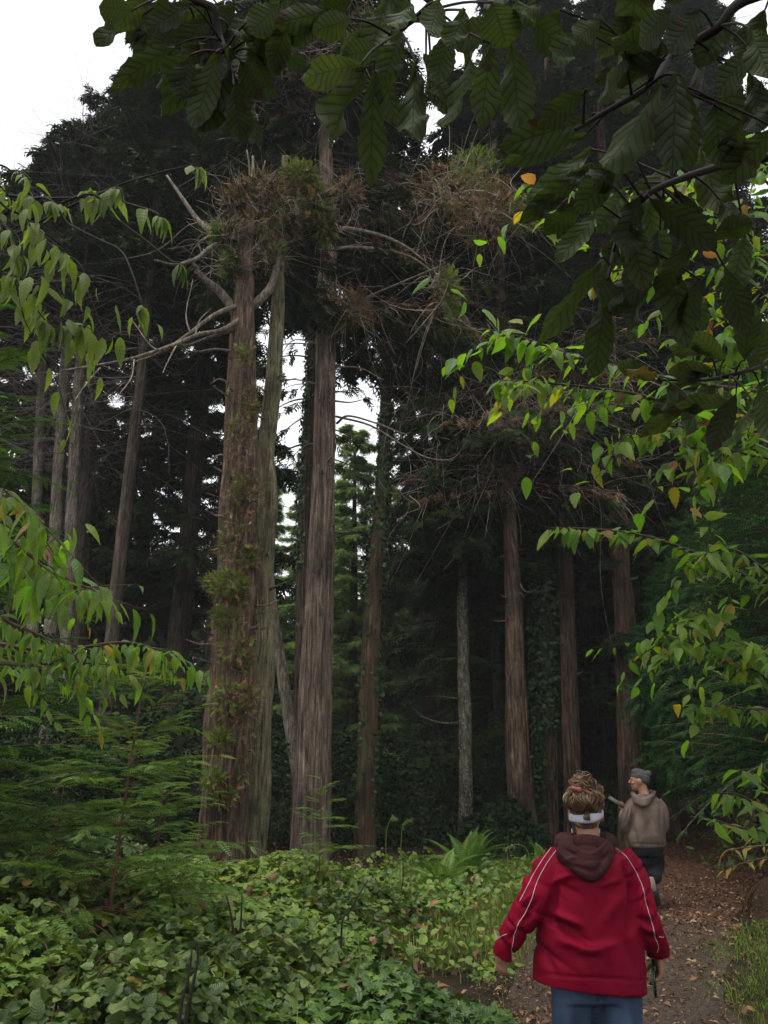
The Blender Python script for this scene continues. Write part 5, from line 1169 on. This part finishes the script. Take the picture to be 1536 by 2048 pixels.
# headband with a small dark tab, scrunchie, earrings
def band(yc, half, rx, ry, tilt, n=48, th=.004, cen=hc, bump_=.0):
    V = []; zc = W_(1170, yc)[2]
    for i in range(n):
        a = i * 2 * math.pi / n
        for dz, e in ((-half, 0), (-half * .5, .003), (half * .5, .003), (half, 0), (half, -th), (-half, -th)):
            V.append([cen[0] + (rx + e) * math.cos(a), cen[1] + (ry + e) * math.sin(a), zc + dz * (1 + .12 * math.sin(3 * a)) + tilt * math.cos(a) + .012 * math.sin(a) * 1.2])
    Q = [(i * 6 + j, ((i + 1) % n) * 6 + j, ((i + 1) % n) * 6 + (j + 1) % 6, i * 6 + (j + 1) % 6) for i in range(n) for j in range(6)]
    g = Geo(); g.add(V, None, Q); return g
hb = band(1629, .019, .0795, .101, .012).build('headband', MATS['headband'], pw)
bb = bvh(*[np.array([v.co for v in hb.data.vertices]) + rootloc(hb), np.zeros((0, 3), int), np.array([list(p.vertices) for p in hb.data.polygons])])
P = project(bb, densify([(1176, 1628), (1178, 1634), (1179, 1641)], 4), .003); g = Geo(); g.tube(P, .0045, 6, 1); g.build('tab', MATS['phone_black'], hb)
g = Geo(); c0 = W_(1165, 1583, -.035)
for a in np.linspace(0, 2 * math.pi, 25)[:-1]:
    if 4.45 < a < 5.25: continue
    g.ell(c0 + np.array([.054 * math.cos(a), .058 * math.sin(a), .016 * math.cos(a * 1 + 2.6) - .004]), [.014, .014, .014 + .004 * math.sin(3 * a)], None, 10, 6)
skin_build(g, .005, 1, 'scrunchie', 'scrunchie', pw, lambda V, N: .004 * noise(V, 120, 5))
for sgn, px in ((-1, 1144), (1, 1199)):
    g = Geo(); c = W_(px, 1662, .0); a = np.linspace(0, 6.283, 15); g.tube(np.stack([c[0] + .003 * np.cos(a), c[1] + .010 * np.cos(a), c[2] + .010 * np.sin(a)], -1), .0011, 6, 1); g.build('earring', MATS['silver'], pw)
# phone, held: edge on
ph = Rw + nv(Rd) * .105 + np.array([-.028, .0, -.015])
def box(g, c, hx, hy, hz, ax=np.eye(3), bev=.15):
    V = [];
    for z in (-1, 1):
        for x, y in ((-1, -1 + bev), (-1 + bev, -1), (1 - bev, -1), (1, -1 + bev), (1, 1 - bev), (1 - bev, 1), (-1 + bev, 1), (-1, 1 - bev)): V.append(np.array([x * hx, y * hy, z * hz]) @ ax + c)
    Q = [(i, (i + 1) % 8, 8 + (i + 1) % 8, 8 + i) for i in range(8)]; T = [(0, i + 1, i) for i in range(1, 7)] + [(8, 8 + i, 9 + i) for i in range(1, 7)]
    g.add(V, T, Q)
axp = np.array([[.945, -.325, .0], [.315, .917, -.24], [.08, .225, .97]])
pt = thing('phone', 'dark phone in a green case held in the right hand of the person in red', 'phone', ph)
g = Geo(); box(g, ph, .0055, .036, .075, axp); g.build('screen_side', MATS['phone_black'], pt); g = Geo(); box(g, ph + np.array([-.0065, 0, 0]), .003, .037, .062, axp); g.build('case', MATS['phone_case'], pt)

# ---- the person in the beanie, farther along the path
MY = 10.8
def M_(x, y, dy=0.): return at(x, y, MY + dy)
mx = M_(1288, 1650)[0]; mg = float(gz(mx, MY))
pm = thing('person', 'person in a grey beanie and faded brown hoodie walking ahead, head turned to the left', 'person', (mx, MY, mg))
g = Geo(); mh = M_(1278, 1560.5, 0); mW, max_ = head(g, mh, R(72), 1.12)
g.tube([mh + [.02, -.01, -.05], mh + [.035, -.01, -.13], mh + [.05, -.01, -.22]], [.064, .064, .078], 16, 4)
def mring(y, xl, xr, ry, dy=0.): a, b = M_(xl, y, dy), M_(xr, y, dy); return ((a[0] + b[0]) / 2, MY + dy, a[2], (b[0] - a[0]) / 2, ry)
g.loft([mring(1700, 1268, 1324, .11), mring(1660, 1264, 1326, .12), mring(1620, 1264, 1324, .12), mring(1602, 1268, 1318, .10), mring(1592, 1274, 1308, .07)])
mLs, mLe, mLw = M_(1266, 1606), M_(1253, 1652, .02), M_(1247, 1622, .28); mRs, mRe, mRw = M_(1320, 1606), M_(1325, 1655, .02), M_(1300, 1640, .26)
for a, b, c in ((mLs, mLe, mLw), (mRs, mRe, mRw)): limb_tube(g, [a, (a + b) / 2, b, (b + c) / 2, c], [.06, .052, .045, .04, .03])
hand(g, mLw, mLw - mLe + [-.05, 0, .0], [.3, 0, 1], [-.3, .6, 0], .6); hand(g, mRw, [-1, .35, .1], [0, .2, -1], [0, .5, 1], .7)
Lh, Lk, La = M_(1281, 1700), M_(1283, 1752, .08), M_(1286, 1795, .16); Rh, Rk, Ra = M_(1311, 1700), M_(1311, 1738, .02), M_(1303, 1771, -.22)
La[2] = float(gz(La[0], MY + .2)) + .09
for a, b, c in ((Lh, Lk, La), (Rh, Rk, Ra)): limb_tube(g, [a, (a + b) / 2, b, (b + c) / 2, c], [.09, .08, .06, .05, .038])
RT_ = M_(1311, 1806, -.12); g.tube([Ra, Ra * .5 + RT_ * .5 + [0, -.02, 0], RT_], [.035, .04, .028], 10, 3); g.tube([La, La + [0, .08, -.06], La + [0, .18, -.06]], [.04, .04, .03], 10, 3)
skin_build(g, .006, 3, 'body', 'skin', pm)
for k in (-1, 1):
    g = Geo(); g.ell(mW(.032 * k, .077, .006), [.009] * 3); g.build('eye', MATS['eye_white'], pm)
g = Geo()
g.loft([mring(1694, 1262, 1326, .17), mring(1688, 1260, 1328, .18), mring(1672, 1258, 1330, .195), mring(1645, 1259, 1330, .19), mring(1618, 1261, 1328, .175), mring(1603, 1265, 1322, .145), mring(1596, 1270, 1315, .11), mring(1590, 1276, 1306, .085)], 36)
limb_tube(g, [M_(1276, 1606), M_(1264, 1616), M_(1255, 1636, .01), M_(1254, 1654, .04), M_(1249, 1640, .18), mLw], [.10, .098, .092, .082, .07, .058], 18)
limb_tube(g, [M_(1311, 1606), M_(1320, 1618), M_(1325, 1638, .01), M_(1324, 1655, .05), M_(1312, 1646, .2), mRw], [.10, .095, .088, .08, .07, .06], 18)
MC = [((1268, 1625), (1262, 1665), 4, -.03), ((1320, 1620), (1324, 1665), 3, -.025), ((1270, 1660), (1275, 1690), 3, -.018), ((1285, 1675), (1280, 1692), 3, .016), ((1300, 1625), (1306, 1670), 5, -.014), ((1310, 1665), (1318, 1688), 3, .014), ((1262, 1687), (1327, 1689), 1.6, -.012), ((1290, 1640), (1285, 1668), 5, .012), ((1256, 1620), (1250, 1648), 2, -.02), ((1262, 1612), (1257, 1640), 2, .016)]
mo, *_ = skin_build(g, .013, 4, 'hoodie', 'hoodie', pm, lambda V, N: creases(V, N, MC) + .010 * noise(V, 11, 24) + .006 * noise(V, 26, 25))
g = Geo(); 
for k in range(3):
    g.tube([M_(1264 + k * 1.5, 1586 + k * 5, .0), M_(1270 + k, 1594 + k * 5, -.12 - .015 * k), M_(1287, 1601 + k * 4.5, -.17 - .012 * k), M_(1304 - k, 1592 + k * 5, -.12), M_(1309 - k * 1.5, 1583 + k * 5, .0)], [.028, .03, .032, .03, .028], 10, 5)
g.ell(M_(1287, 1600, -.08), [.125, .06, .075], None, 20, 12); g.tube([M_(1266, 1587, .05), M_(1280, 1586, .10), M_(1306, 1585, .05)], [.035, .035, .035], 10, 4)
skin_build(g, .010, 1, 'hood', 'hoodie', mo, lambda V, N: .006 * noise(V, 30, 3))
g = Geo()
g.loft([mring(1712, 1263, 1324, .14), mring(1698, 1263, 1326, .16), mring(1682, 1265, 1324, .15)], 28)
limb_tube(g, [Lh + [0, 0, -.02], (Lh + Lk) / 2, Lk, (Lk + La) / 2, La + [0, 0, .02]], [.118, .11, .095, .088, .08], 18); limb_tube(g, [Rh + [0, 0, -.02], (Rh + Rk) / 2, Rk, (Rk + Ra) / 2, Ra + [.0, .03, .07]], [.118, .11, .095, .085, .075], 18)
skin_build(g, .011, 3, 'trousers', 'trousers', pm, lambda V, N: .010 * noise(V, 14, 34) + .006 * noise(V * [1, 1, 2.], 28, 35))
g = Geo(); g.tube([Ra + [0, .03, .08], Ra, Ra * .7 + RT_ * .3], [.05, .052, .05], 12, 3); g.build('sock', MATS['sock'], pm)
g = Geo(); d = nv(RT_ - Ra); g.tube([Ra * .75 + RT_ * .25, Ra * .5 + RT_ * .5 + [0, -.01, 0], RT_, RT_ + d * .03], [.055, .066, .066, .045], 14, 4); g.build('shoe', MATS['shoe_black'], pm)
g = Geo(); g.tube([La + [0, -.06, -.05], La + [0, .06, -.05], La + [0, .2, -.06]], [.045, .052, .04], 12, 3); g.build('shoe', MATS['shoe_black'], pm)
g = Geo(); g.ell(mW(0, -.012, .045), [.088, .112, .088], max_, 24, 16); g.ell(mW(0, -.05, .01), [.086, .082, .085], max_, 24, 16); g.ell(mW(0, -.105, .07), [.05, .045, .042], max_); g.ell(mW(0, .01, .09), [.07, .08, .05], max_)
V, N, T, Q = remesh(g, .007, 3); zc = .012 + .35 * 0
lo = ((V - mh) @ max_.T); lim = -.075 + (lo[:, 1] + .1) * .52           # folded edge rises towards the brow
V[:, 2] = np.maximum(V[:, 2], mh[2] + np.minimum(lim, .03) * 1.0) ; V = V + N * (.004 * np.sin(np.arctan2(lo[:, 0], lo[:, 1]) * 40) * .25 + .005 * noise(V, 35, 7))[:, None]
g = Geo(); g.add(V, T, Q); g.build('beanie', MATS['beanie'], pm)
nb_ = mLw + np.array([-.06, .06, .10]); tb = thing('notebook', 'small dark notebook with pale pages held in front by the person in the beanie', 'notebook', nb_)
axn = np.array([[.86, .1, -.5], [.0, .98, .2], [.5, -.17, .85]])
g = Geo(); box(g, nb_, .11, .08, .012, axn, .05); g.build('cover', MATS['board'], tb); g = Geo(); box(g, nb_ + np.array([.01, 0, .020]) , .10, .075, .007, axn, .05); g.build('pages', MATS['paper'], tb)

# ------------------------------------------------------------------ leafy branches reaching into view from trees beside the path
def tree_stub(name, label, base, H, r, bark, lean=(0, 0)):
    b = np.array([base[0], base[1], float(gz(*base))]); t = thing(name, label, 'tree', b); g = Geo()
    P, rr = trunk_into(g, [b + [0, 0, -.2], b + [lean[0] * .4, lean[1] * .4, H * .5], b + [lean[0], lean[1], H]], [r * 1.1, r * .8, r * .35], 24, seed=int(H * 10)); g.build('trunk', MATS[bark], t); return t, P
def hang_branch(t, P, specs, tpls, leafm, stemm='twig', r0=.014, clus=0):
    """each spec: (pixel line from the stem outwards, depth at start, depth at end, n leaves, leaf length m, hang, sub twigs)"""
    for pts, d0, d1, nl, L, hg, nsub in specs:
        n = len(pts); Q = np.array([atd(x, y, d0 + (d1 - d0) * k / (n - 1)) for k, (x, y) in enumerate(pts)])
        zt = np.clip(Q[0][2] - .25, P[0][2], P[-1][2]); a = np.array([np.interp(zt, P[:, 2], P[:, k]) for k in range(3)])
        Q = np.vstack([a, a * .5 + Q[0] * .5 + [0, 0, .06], Q]); rad = np.linspace(r0, .0025, len(Q)) ; C, rc = spline(Q, rad, 8)
        gw = Geo(); gw.tube(C, rc, 6, 1); gs = Geo(); c0 = 16; ko = rng.integers(4, 16, 12); ext = C[ko]
        m = len(C); f = np.linspace(0, 1, nl) if not clus else np.clip(rng.choice(np.linspace(.05, 1, max(2, nl // clus)), nl) + rng.normal(size=nl) * .012, 0, 1); idx = c0 + f ** .9 * (m - 1 - c0)
        X = np.stack([np.interp(idx, np.arange(m), C[:, k]) for k in range(3)], -1); tn = nv(np.gradient(C, axis=0)); tt = np.stack([np.interp(idx, np.arange(m), tn[:, k]) for k in range(3)], -1)
        if nsub:
            ks = rng.integers(c0, m - 2, nsub); S0 = C[ks]; sd = nv(np.cross(tn[ks], [0, 0, 1.])) * rng.choice([-1, 1], nsub)[:, None]
            dd = nv(tn[ks] * .7 + sd * .8 + rng.normal(size=(nsub, 3)) * .2 - [0, 0, .15]); Pt = twigs(gw, S0, dd, rng.uniform(.18, .45, nsub) * (L / .1), .25, .0032, 8, .15, 5)
            q = Pt[:, 2:].reshape(-1, 3); tq = np.repeat(dd, 6, 0); X = np.vstack([X, q]); tt = np.vstack([tt, tq])
        X = np.vstack([X, ext]); tt = np.vstack([tt, nv(np.gradient(C, axis=0))[ko]])
        N = len(X); sd = nv(np.cross(tt, [0, 0, 1.])) * np.where(np.arange(N) % 2 == 0, 1, -1)[:, None]
        d = tt * .45 + sd * .75 + rng.normal(size=(N, 3)) * .38; d[:, 2] -= hg * rng.uniform(.3, 1.3, N)
        pet = X + nv(d) * .012; nn = np.cross(np.cross(d, [0, 0, 1.]), d) + rng.normal(size=(N, 3)) * .35; nn = nv(nn) + nv(CAM - X) * .25
        multi(gs, tpls, pet, orient(d, nn), L * rng.uniform(.45, 1.2, N))
        wo = gw.build('branch', MATS[stemm], t); gs.build('leaves', MATS[leafm], wo)

# right hand lime green tree
t, P = tree_stub('broadleaf_tree', 'lime green tree just out of view at the right, its drooping sprays over the path', (3.3, 4.6), 5.2, .09, 'bark_grey', (-.2, .1))
hang_branch(t, P, [
    ([(1560, 930), (1440, 850), (1300, 795), (1180, 775), (1080, 765), (1000, 760)], 4.0, 3.6, 75, 0.106, .75, 13),
    ([(1560, 800), (1420, 770), (1280, 745), (1160, 715), (1060, 680), (985, 660)], 4.0, 3.5, 65, 0.101, .75, 8),
    ([(1560, 860), (1480, 850), (1400, 855), (1330, 850), (1290, 845)], 3.9, 3.6, 38, 0.106, .75, 13),
    ([(1560, 930), (1500, 910), (1430, 895), (1370, 895)], 3.8, 3.6, 30, 0.106, .75, 9),
    ([(1570, 1200), (1480, 1145), (1390, 1105), (1290, 1072), (1190, 1058), (1100, 1056)], 3.8, 3.5, 75, 0.097, .75, 1),
    ([(1580, 1180), (1530, 1140), (1470, 1100), (1420, 1105), (1370, 1130)], 3.7, 3.5, 38, 0.101, .75, 5),
    ([(1570, 1340), (1490, 1290), (1430, 1245), (1380, 1215)], 3.8, 3.6, 45, 0.086, .75, 8),
    ([(1570, 1370), (1500, 1335), (1420, 1300), (1350, 1275), (1325, 1268)], 3.8, 3.6, 53, 0.086, .75, 11),
    ([(1570, 1290), (1520, 1300), (1470, 1290)], 3.7, 3.5, 23, 0.091, .75, 6),
    ([(1570, 1425), (1500, 1418), (1440, 1412), (1380, 1412)], 3.8, 3.6, 50, 0.081, .75, 1),
    ([(1590, 1660), (1530, 1620), (1480, 1590), (1440, 1585)], 4.0, 3.8, 23, 0.101, .75, 0),
    ([(1590, 1620), (1540, 1580), (1500, 1550), (1480, 1540)], 4.0, 3.8, 18, 0.101, .75, 0),
    ([(1590, 1690), (1540, 1665), (1480, 1655), (1430, 1640)], 4.0, 3.8, 18, 0.101, .75, 0),
    ([(1560, 700), (1450, 640), (1350, 580), (1250, 540), (1180, 560)], 4.3, 4.3, 50, 0.101, .75, 11),
    ([(1560, 560), (1500, 470), (1420, 430), (1300, 400), (1150, 380), (1050, 370)], 4.3, 4.0, 65, 0.112, .75, 11),
    ([(1570, 420), (1520, 350), (1480, 320), (1420, 330)], 4.3, 4.2, 33, 0.112, .75, 11),
    ([(1570, 640), (1500, 560), (1460, 520)], 4.3, 4.2, 23, 0.101, .75, 11),
    ([(1575, 760), (1520, 690), (1440, 680), (1340, 680)], 4.2, 4.1, 38, 0.101, .75, 13)], LIME, 'lime_leaf')
# left hand tree with drooping leaves
t, P = tree_stub('broadleaf_tree', 'broadleaf tree just out of view at the left, with hanging pointed leaves on thin twigs', (-2.6, 3.0), 4.6, .08, 'bark_grey', (.1, 0))
hang_branch(t, P, [
    ([(-60, 392), (0, 390), (90, 396), (180, 392), (250, 366), (320, 345), (395, 328)], 2.9, 2.7, 22, 0.086, 2.0, 0),
    ([(150, 395), (220, 430), (290, 480), (340, 520), (360, 525)], 2.8, 2.6, 16, 0.086, 2.0, 0),
    ([(200, 385), (250, 405), (300, 420), (320, 430)], 2.8, 2.6, 20, 0.086, 2.0, 0),
    ([(60, 400), (140, 450), (200, 480), (240, 500), (262, 540), (285, 610)], 2.8, 2.5, 16, 0.082, 2.0, 0),
    ([(-60, 400), (20, 420), (70, 450), (100, 490), (150, 520), (170, 545)], 2.7, 2.6, 25, 0.095, 2.0, 5),
    ([(-60, 420), (0, 440), (40, 500), (60, 560), (80, 600), (160, 650)], 2.7, 2.6, 28, 0.095, 2.0, 6),
    ([(-60, 330), (0, 330), (30, 350), (50, 380)], 2.7, 2.7, 14, 0.086, 2.0, 3),
    ([(-60, 520), (0, 540), (50, 590), (90, 640)], 2.7, 2.6, 16, 0.095, 2.0, 5),
    ([(-60, 660), (0, 655), (40, 660), (80, 680)], 2.8, 2.7, 14, 0.073, 2.0, 0)], CHERRY, 'cherry_leaf', 'blackstem', .005, clus=6)
t, P = tree_stub('broadleaf_sapling', 'bright green leafy sapling at the left edge, lower than the hanging twigs', (-2.75, 3.6), 3.0, .05, 'bark_grey', (.2, .1))
hang_branch(t, P, [
    ([(-40, 985), (10, 985), (50, 1010), (90, 1050)], 3.0, 2.8, 19, 0.112, 1.1, 9),
    ([(-40, 1070), (20, 1080), (70, 1120), (110, 1150)], 3.0, 2.8, 19, 0.104, 1.1, 8),
    ([(-40, 1130), (40, 1150), (110, 1175), (180, 1175), (205, 1200)], 3.1, 2.9, 28, 0.096, 1.1, 7),
    ([(-40, 1290), (40, 1295), (120, 1305), (190, 1290), (260, 1285), (320, 1300)], 3.2, 3.0, 54, 0.076, 1.1, 11),
    ([(-40, 1230), (30, 1250), (80, 1270), (120, 1290)], 3.1, 3.0, 19, 0.080, 1.1, 7),
    ([(-40, 1330), (60, 1330), (150, 1325), (230, 1330)], 3.2, 3.0, 28, 0.072, 1.1, 8)], CHERRY, 'lime_leaf')
t, P = tree_stub('yellowing_shrub', 'small shrub with yellowing leaves at the right edge, above the dried fern', (3.45, 6.3), 1.6, .03, 'bark_grey')
hang_branch(t, P, [([(1580, 1720), (1540, 1715), (1490, 1725), (1450, 1740)], 6.0, 5.8, 9, .10, .2, 2), ([(1580, 1690), (1540, 1690), (1490, 1695), (1455, 1700)], 6.0, 5.8, 9, .10, .2, 1)], CHERRY, 'yellow_leaf')

# big leaved tree overhead
bl, P = tree_stub('large_leaved_tree', 'tree with large leathery dark leaves hanging over the top of the view', (2.3, .9), 5.0, .12, 'bark_grey', (-.35, .3))
LEAVES = {0: [  # left bunch: base, tip, width
 ((300,5),(198,88),70),((262,22),(196,10),60),((268,45),(287,96),30),((350,92),(243,150),56),((405,85),(308,165),66),((425,55),(338,222),78),((432,105),(398,252),66),((462,98),(428,262),52),((468,172),(478,276),50),((480,172),(520,284),58),((484,178),(560,204),40),((424,212),(394,270),34),((440,15),(322,28),66),((485,55),(566,92),56),((524,55),(596,134),50),((545,25),(606,104),60),((380,5),(300,60),62),((470,10),(395,95),72),((500,100),(540,170),44),((330,0),(262,70),60),((560,5),(500,70),66),((410,30),(355,120),70),((450,60),(490,150),60),((395,60),(330,150),60),((360,40),(300,110),56),((520,20),(470,110),66),((580,40),(540,130),60),((600,0),(580,70),60),((480,120),(520,200),56),((380,110),(360,200),60),((450,0),(420,90),70),((330,40),(280,130),60),((540,60),(500,150),60),((420,90),(380,170),66),((460,60),(440,170),66),((500,40),(560,140),56),((300,-20),(230,40),60),((560,-10),(620,60),56)],
 1: [((722,128),(596,152),66),((738,128),(634,282),84),((748,138),(740,364),70),((757,108),(792,242),58),((762,98),(688,112),56),((832,128),(822,314),66),((852,108),(902,224),66),((862,128),(880,212),54),((702,38),(636,62),60),((662,18),(556,52),66),((772,0),(738,132),70),((942,88),(936,264),84),((1022,82),(1042,264),84),((982,88),(962,252),64),((985,5),(1012,88),92),((1052,28),(1134,112),70),((1000,38),(890,92),66),((700,0),(640,30),60),((820,0),(790,90),64),((880,0),(850,90),64),((720,60),(670,130),56),((800,60),(770,160),58),((900,60),(870,170),60),((1080,0),(1020,60),60),((930,20),(900,100),60),((640,20),(590,90),54)],
 2: [((1335,108),(1224,58),66),((1330,118),(1204,152),60),((1322,168),(1214,368),84),((1302,178),(1312,358),66),((1352,148),(1345,336),74),((1360,150),(1378,330),64),((1392,88),(1416,218),66),((1442,128),(1470,244),66),((1502,148),(1526,274),74),((1550,255),(1448,362),70),((1502,58),(1538,152),62),((1202,38),(1146,84),56),((1172,178),(1078,242),58),((1182,238),(1008,292),70),((1172,268),(1008,326),60),((1250,100),(1200,200),62),((1400,20),(1330,110),72),((1460,20),(1400,130),74),((1530,20),(1480,120),70),((1270,30),(1190,110),66),((1340,20),(1270,90),66),((1430,200),(1440,330),66),((1480,240),(1460,330),60),((1290,140),(1220,250),66),((1160,60),(1090,150),60),((1120,20),(1050,90),60),((1500,100),(1430,190),64)],
 3: [((1182,298),(1058,424),66),((1182,328),(1044,442),50),((1292,398),(1322,544),62),((1302,400),(1434,482),66),((1282,388),(1216,524),66),((1252,378),(1196,462),60),((1402,298),(1442,436),80),((1202,418),(1118,524),60),((1232,468),(1166,622),66),((1202,518),(1076,684),58),((1212,598),(1188,742),66),((1332,518),(1384,692),70),((1362,558),(1404,644),56),((1452,538),(1484,654),60),((1424,478),(1502,440),56),((1250,440),(1290,560),66),((1320,460),(1260,600),70),((1230,330),(1160,420),66),((1350,380),(1400,480),60),((1300,560),(1240,660),64),((1270,540),(1200,640),60),((1380,480),(1330,600),66),((1440,400),(1500,470),62),((1170,400),(1090,470),56),((1260,300),(1180,380),66),((1340,330),(1270,420),66),((1400,560),(1360,660),60),((1490,470),(1460,590),64)],
 4: [((1312,762),(1232,720),40),((1316,758),(1262,716),42),((1440,762),(1322,862),50),((1472,788),(1418,896),56),((1502,798),(1492,892),56),((1412,742),(1300,790),46),((1430,740),(1340,740),46),((1450,720),(1380,660),50),((1490,720),(1500,610),56),((1400,770),(1300,830),46),((1500,740),(1540,660),56),((1460,800),(1370,820),48),((1380,800),(1290,880),44),((1520,770),(1545,880),56),((1420,700),(1340,690),46)]}
hubs = {0: [(430, -40), (430, 20), (440, 70), (450, 100), (470, 160)], 1: [(900, -60), (860, 10), (800, 60), (752, 110)], 2: [(1560, -20), (1430, 60), (1345, 110), (1300, 170), (1200, 230), (1150, 260)], 3: [(1590, 300), (1450, 330), (1330, 370), (1285, 400), (1240, 460), (1215, 560)], 4: [(1590, 650), (1540, 720), (1460, 750), (1400, 760), (1320, 760)]}
DEP = {0: 2.0, 1: 1.75, 2: 1.7, 3: 1.95, 4: 2.5}
LM = {0: 'big_leaf', 1: 'big_leaf', 2: 'big_leaf', 3: 'big_leaf', 4: 'big_leaf'}
top = P[-1]
for b, lst in LEAVES.items():
    d0 = DEP[b]; hp = np.array([atd(x, y, d0 + .05 * rng.normal()) for x, y in hubs[b]])
    zt = np.clip(hp[0][2] - .3, 1, P[-1][2]); a = np.array([np.interp(zt, P[:, 2], P[:, k]) for k in range(3)])
    C, rc = spline(np.vstack([a, a * .5 + hp[0] * .5 + [0, 0, .15], hp]), np.linspace(.015, .004, len(hp) + 2), 8)
    gw = Geo(); gw.tube(C, rc, 8, 1); gs = Geo()
    for (bx, by), (tx, ty), wd in lst:
        dz = rng.uniform(-.16, .16); A = atd(bx, by, d0 + dz); B = atd(tx, ty, d0 + dz + rng.uniform(-.07, .07)); L = np.linalg.norm(B - A)
        j = np.argmin(np.linalg.norm(C - A, axis=1)); gw.tube([C[j], C[j] * .4 + A * .6 + [0, 0, .012], A], [.0035, .0028, .0024], 6, 4)
        n_ = nv(CAM - A) * -1 + rng.normal(size=3) * (.26 if b == 1 else .38) + [0, 0, .2]
        tpl = BIG[rng.integers(0, len(BIG))]; V0 = tpl[0].copy(); mw = np.abs(V0[:, 0]).max(); V0[:, 0] *= (0.88 * wd / F * d0 / L) / (2 * mw); tq = (V0, tpl[1], tpl[2], tpl[3])
        gs.inst(tq, A[None], orient((B - A)[None], n_[None]), np.array([L * 1.06]), np.array([rng.uniform(.7, .95) if b == 1 else rng.random() * (.6 if b == 0 else 1)]))
    for k in rng.integers(7, 15, 14):           # the leaves nearer the trunk, outside the view
        d = rng.normal(size=3) * .5 - [0, 0, .7]; gs.inst(BIG[rng.integers(0, len(BIG))], C[k][None], orient(nv(d)[None], (rng.normal(size=3) * .4 + [0, -.6, .6])[None]), np.array([rng.uniform(.15, .22)]))
    wo = gw.build('branch', MATS['blackstem'], bl); gs.build('leaves', MATS[LM[b]], wo)

# ------------------------------------------------------------------ haze volume added to lift the blacks and veil the far crowns
HZ = 0.0007
m, nt, out = newmat('veil_haze'); pv = nt.nodes.new('ShaderNodeVolumePrincipled'); pv.inputs['Color'].default_value = (.93, .96, 1, 1); pv.inputs['Density'].default_value = HZ; nt.links.new(pv.outputs[0], out.inputs['Volume'])
g = Geo(); V = np.array([[x, y, z] for z in (-1.3, 40) for x, y in ((-620, -215), (620, -215), (620, 920), (-620, 920))], float); g.add(V, None, [(3, 2, 1, 0), (4, 5, 6, 7), (0, 1, 5, 4), (1, 2, 6, 5), (2, 3, 7, 6), (3, 0, 4, 7)])
o = g.build('haze', MATS['veil_haze'], smooth=False); tag(o, 'thin haze added to veil the forest and lift its blacks', 'haze', kind='stuff')
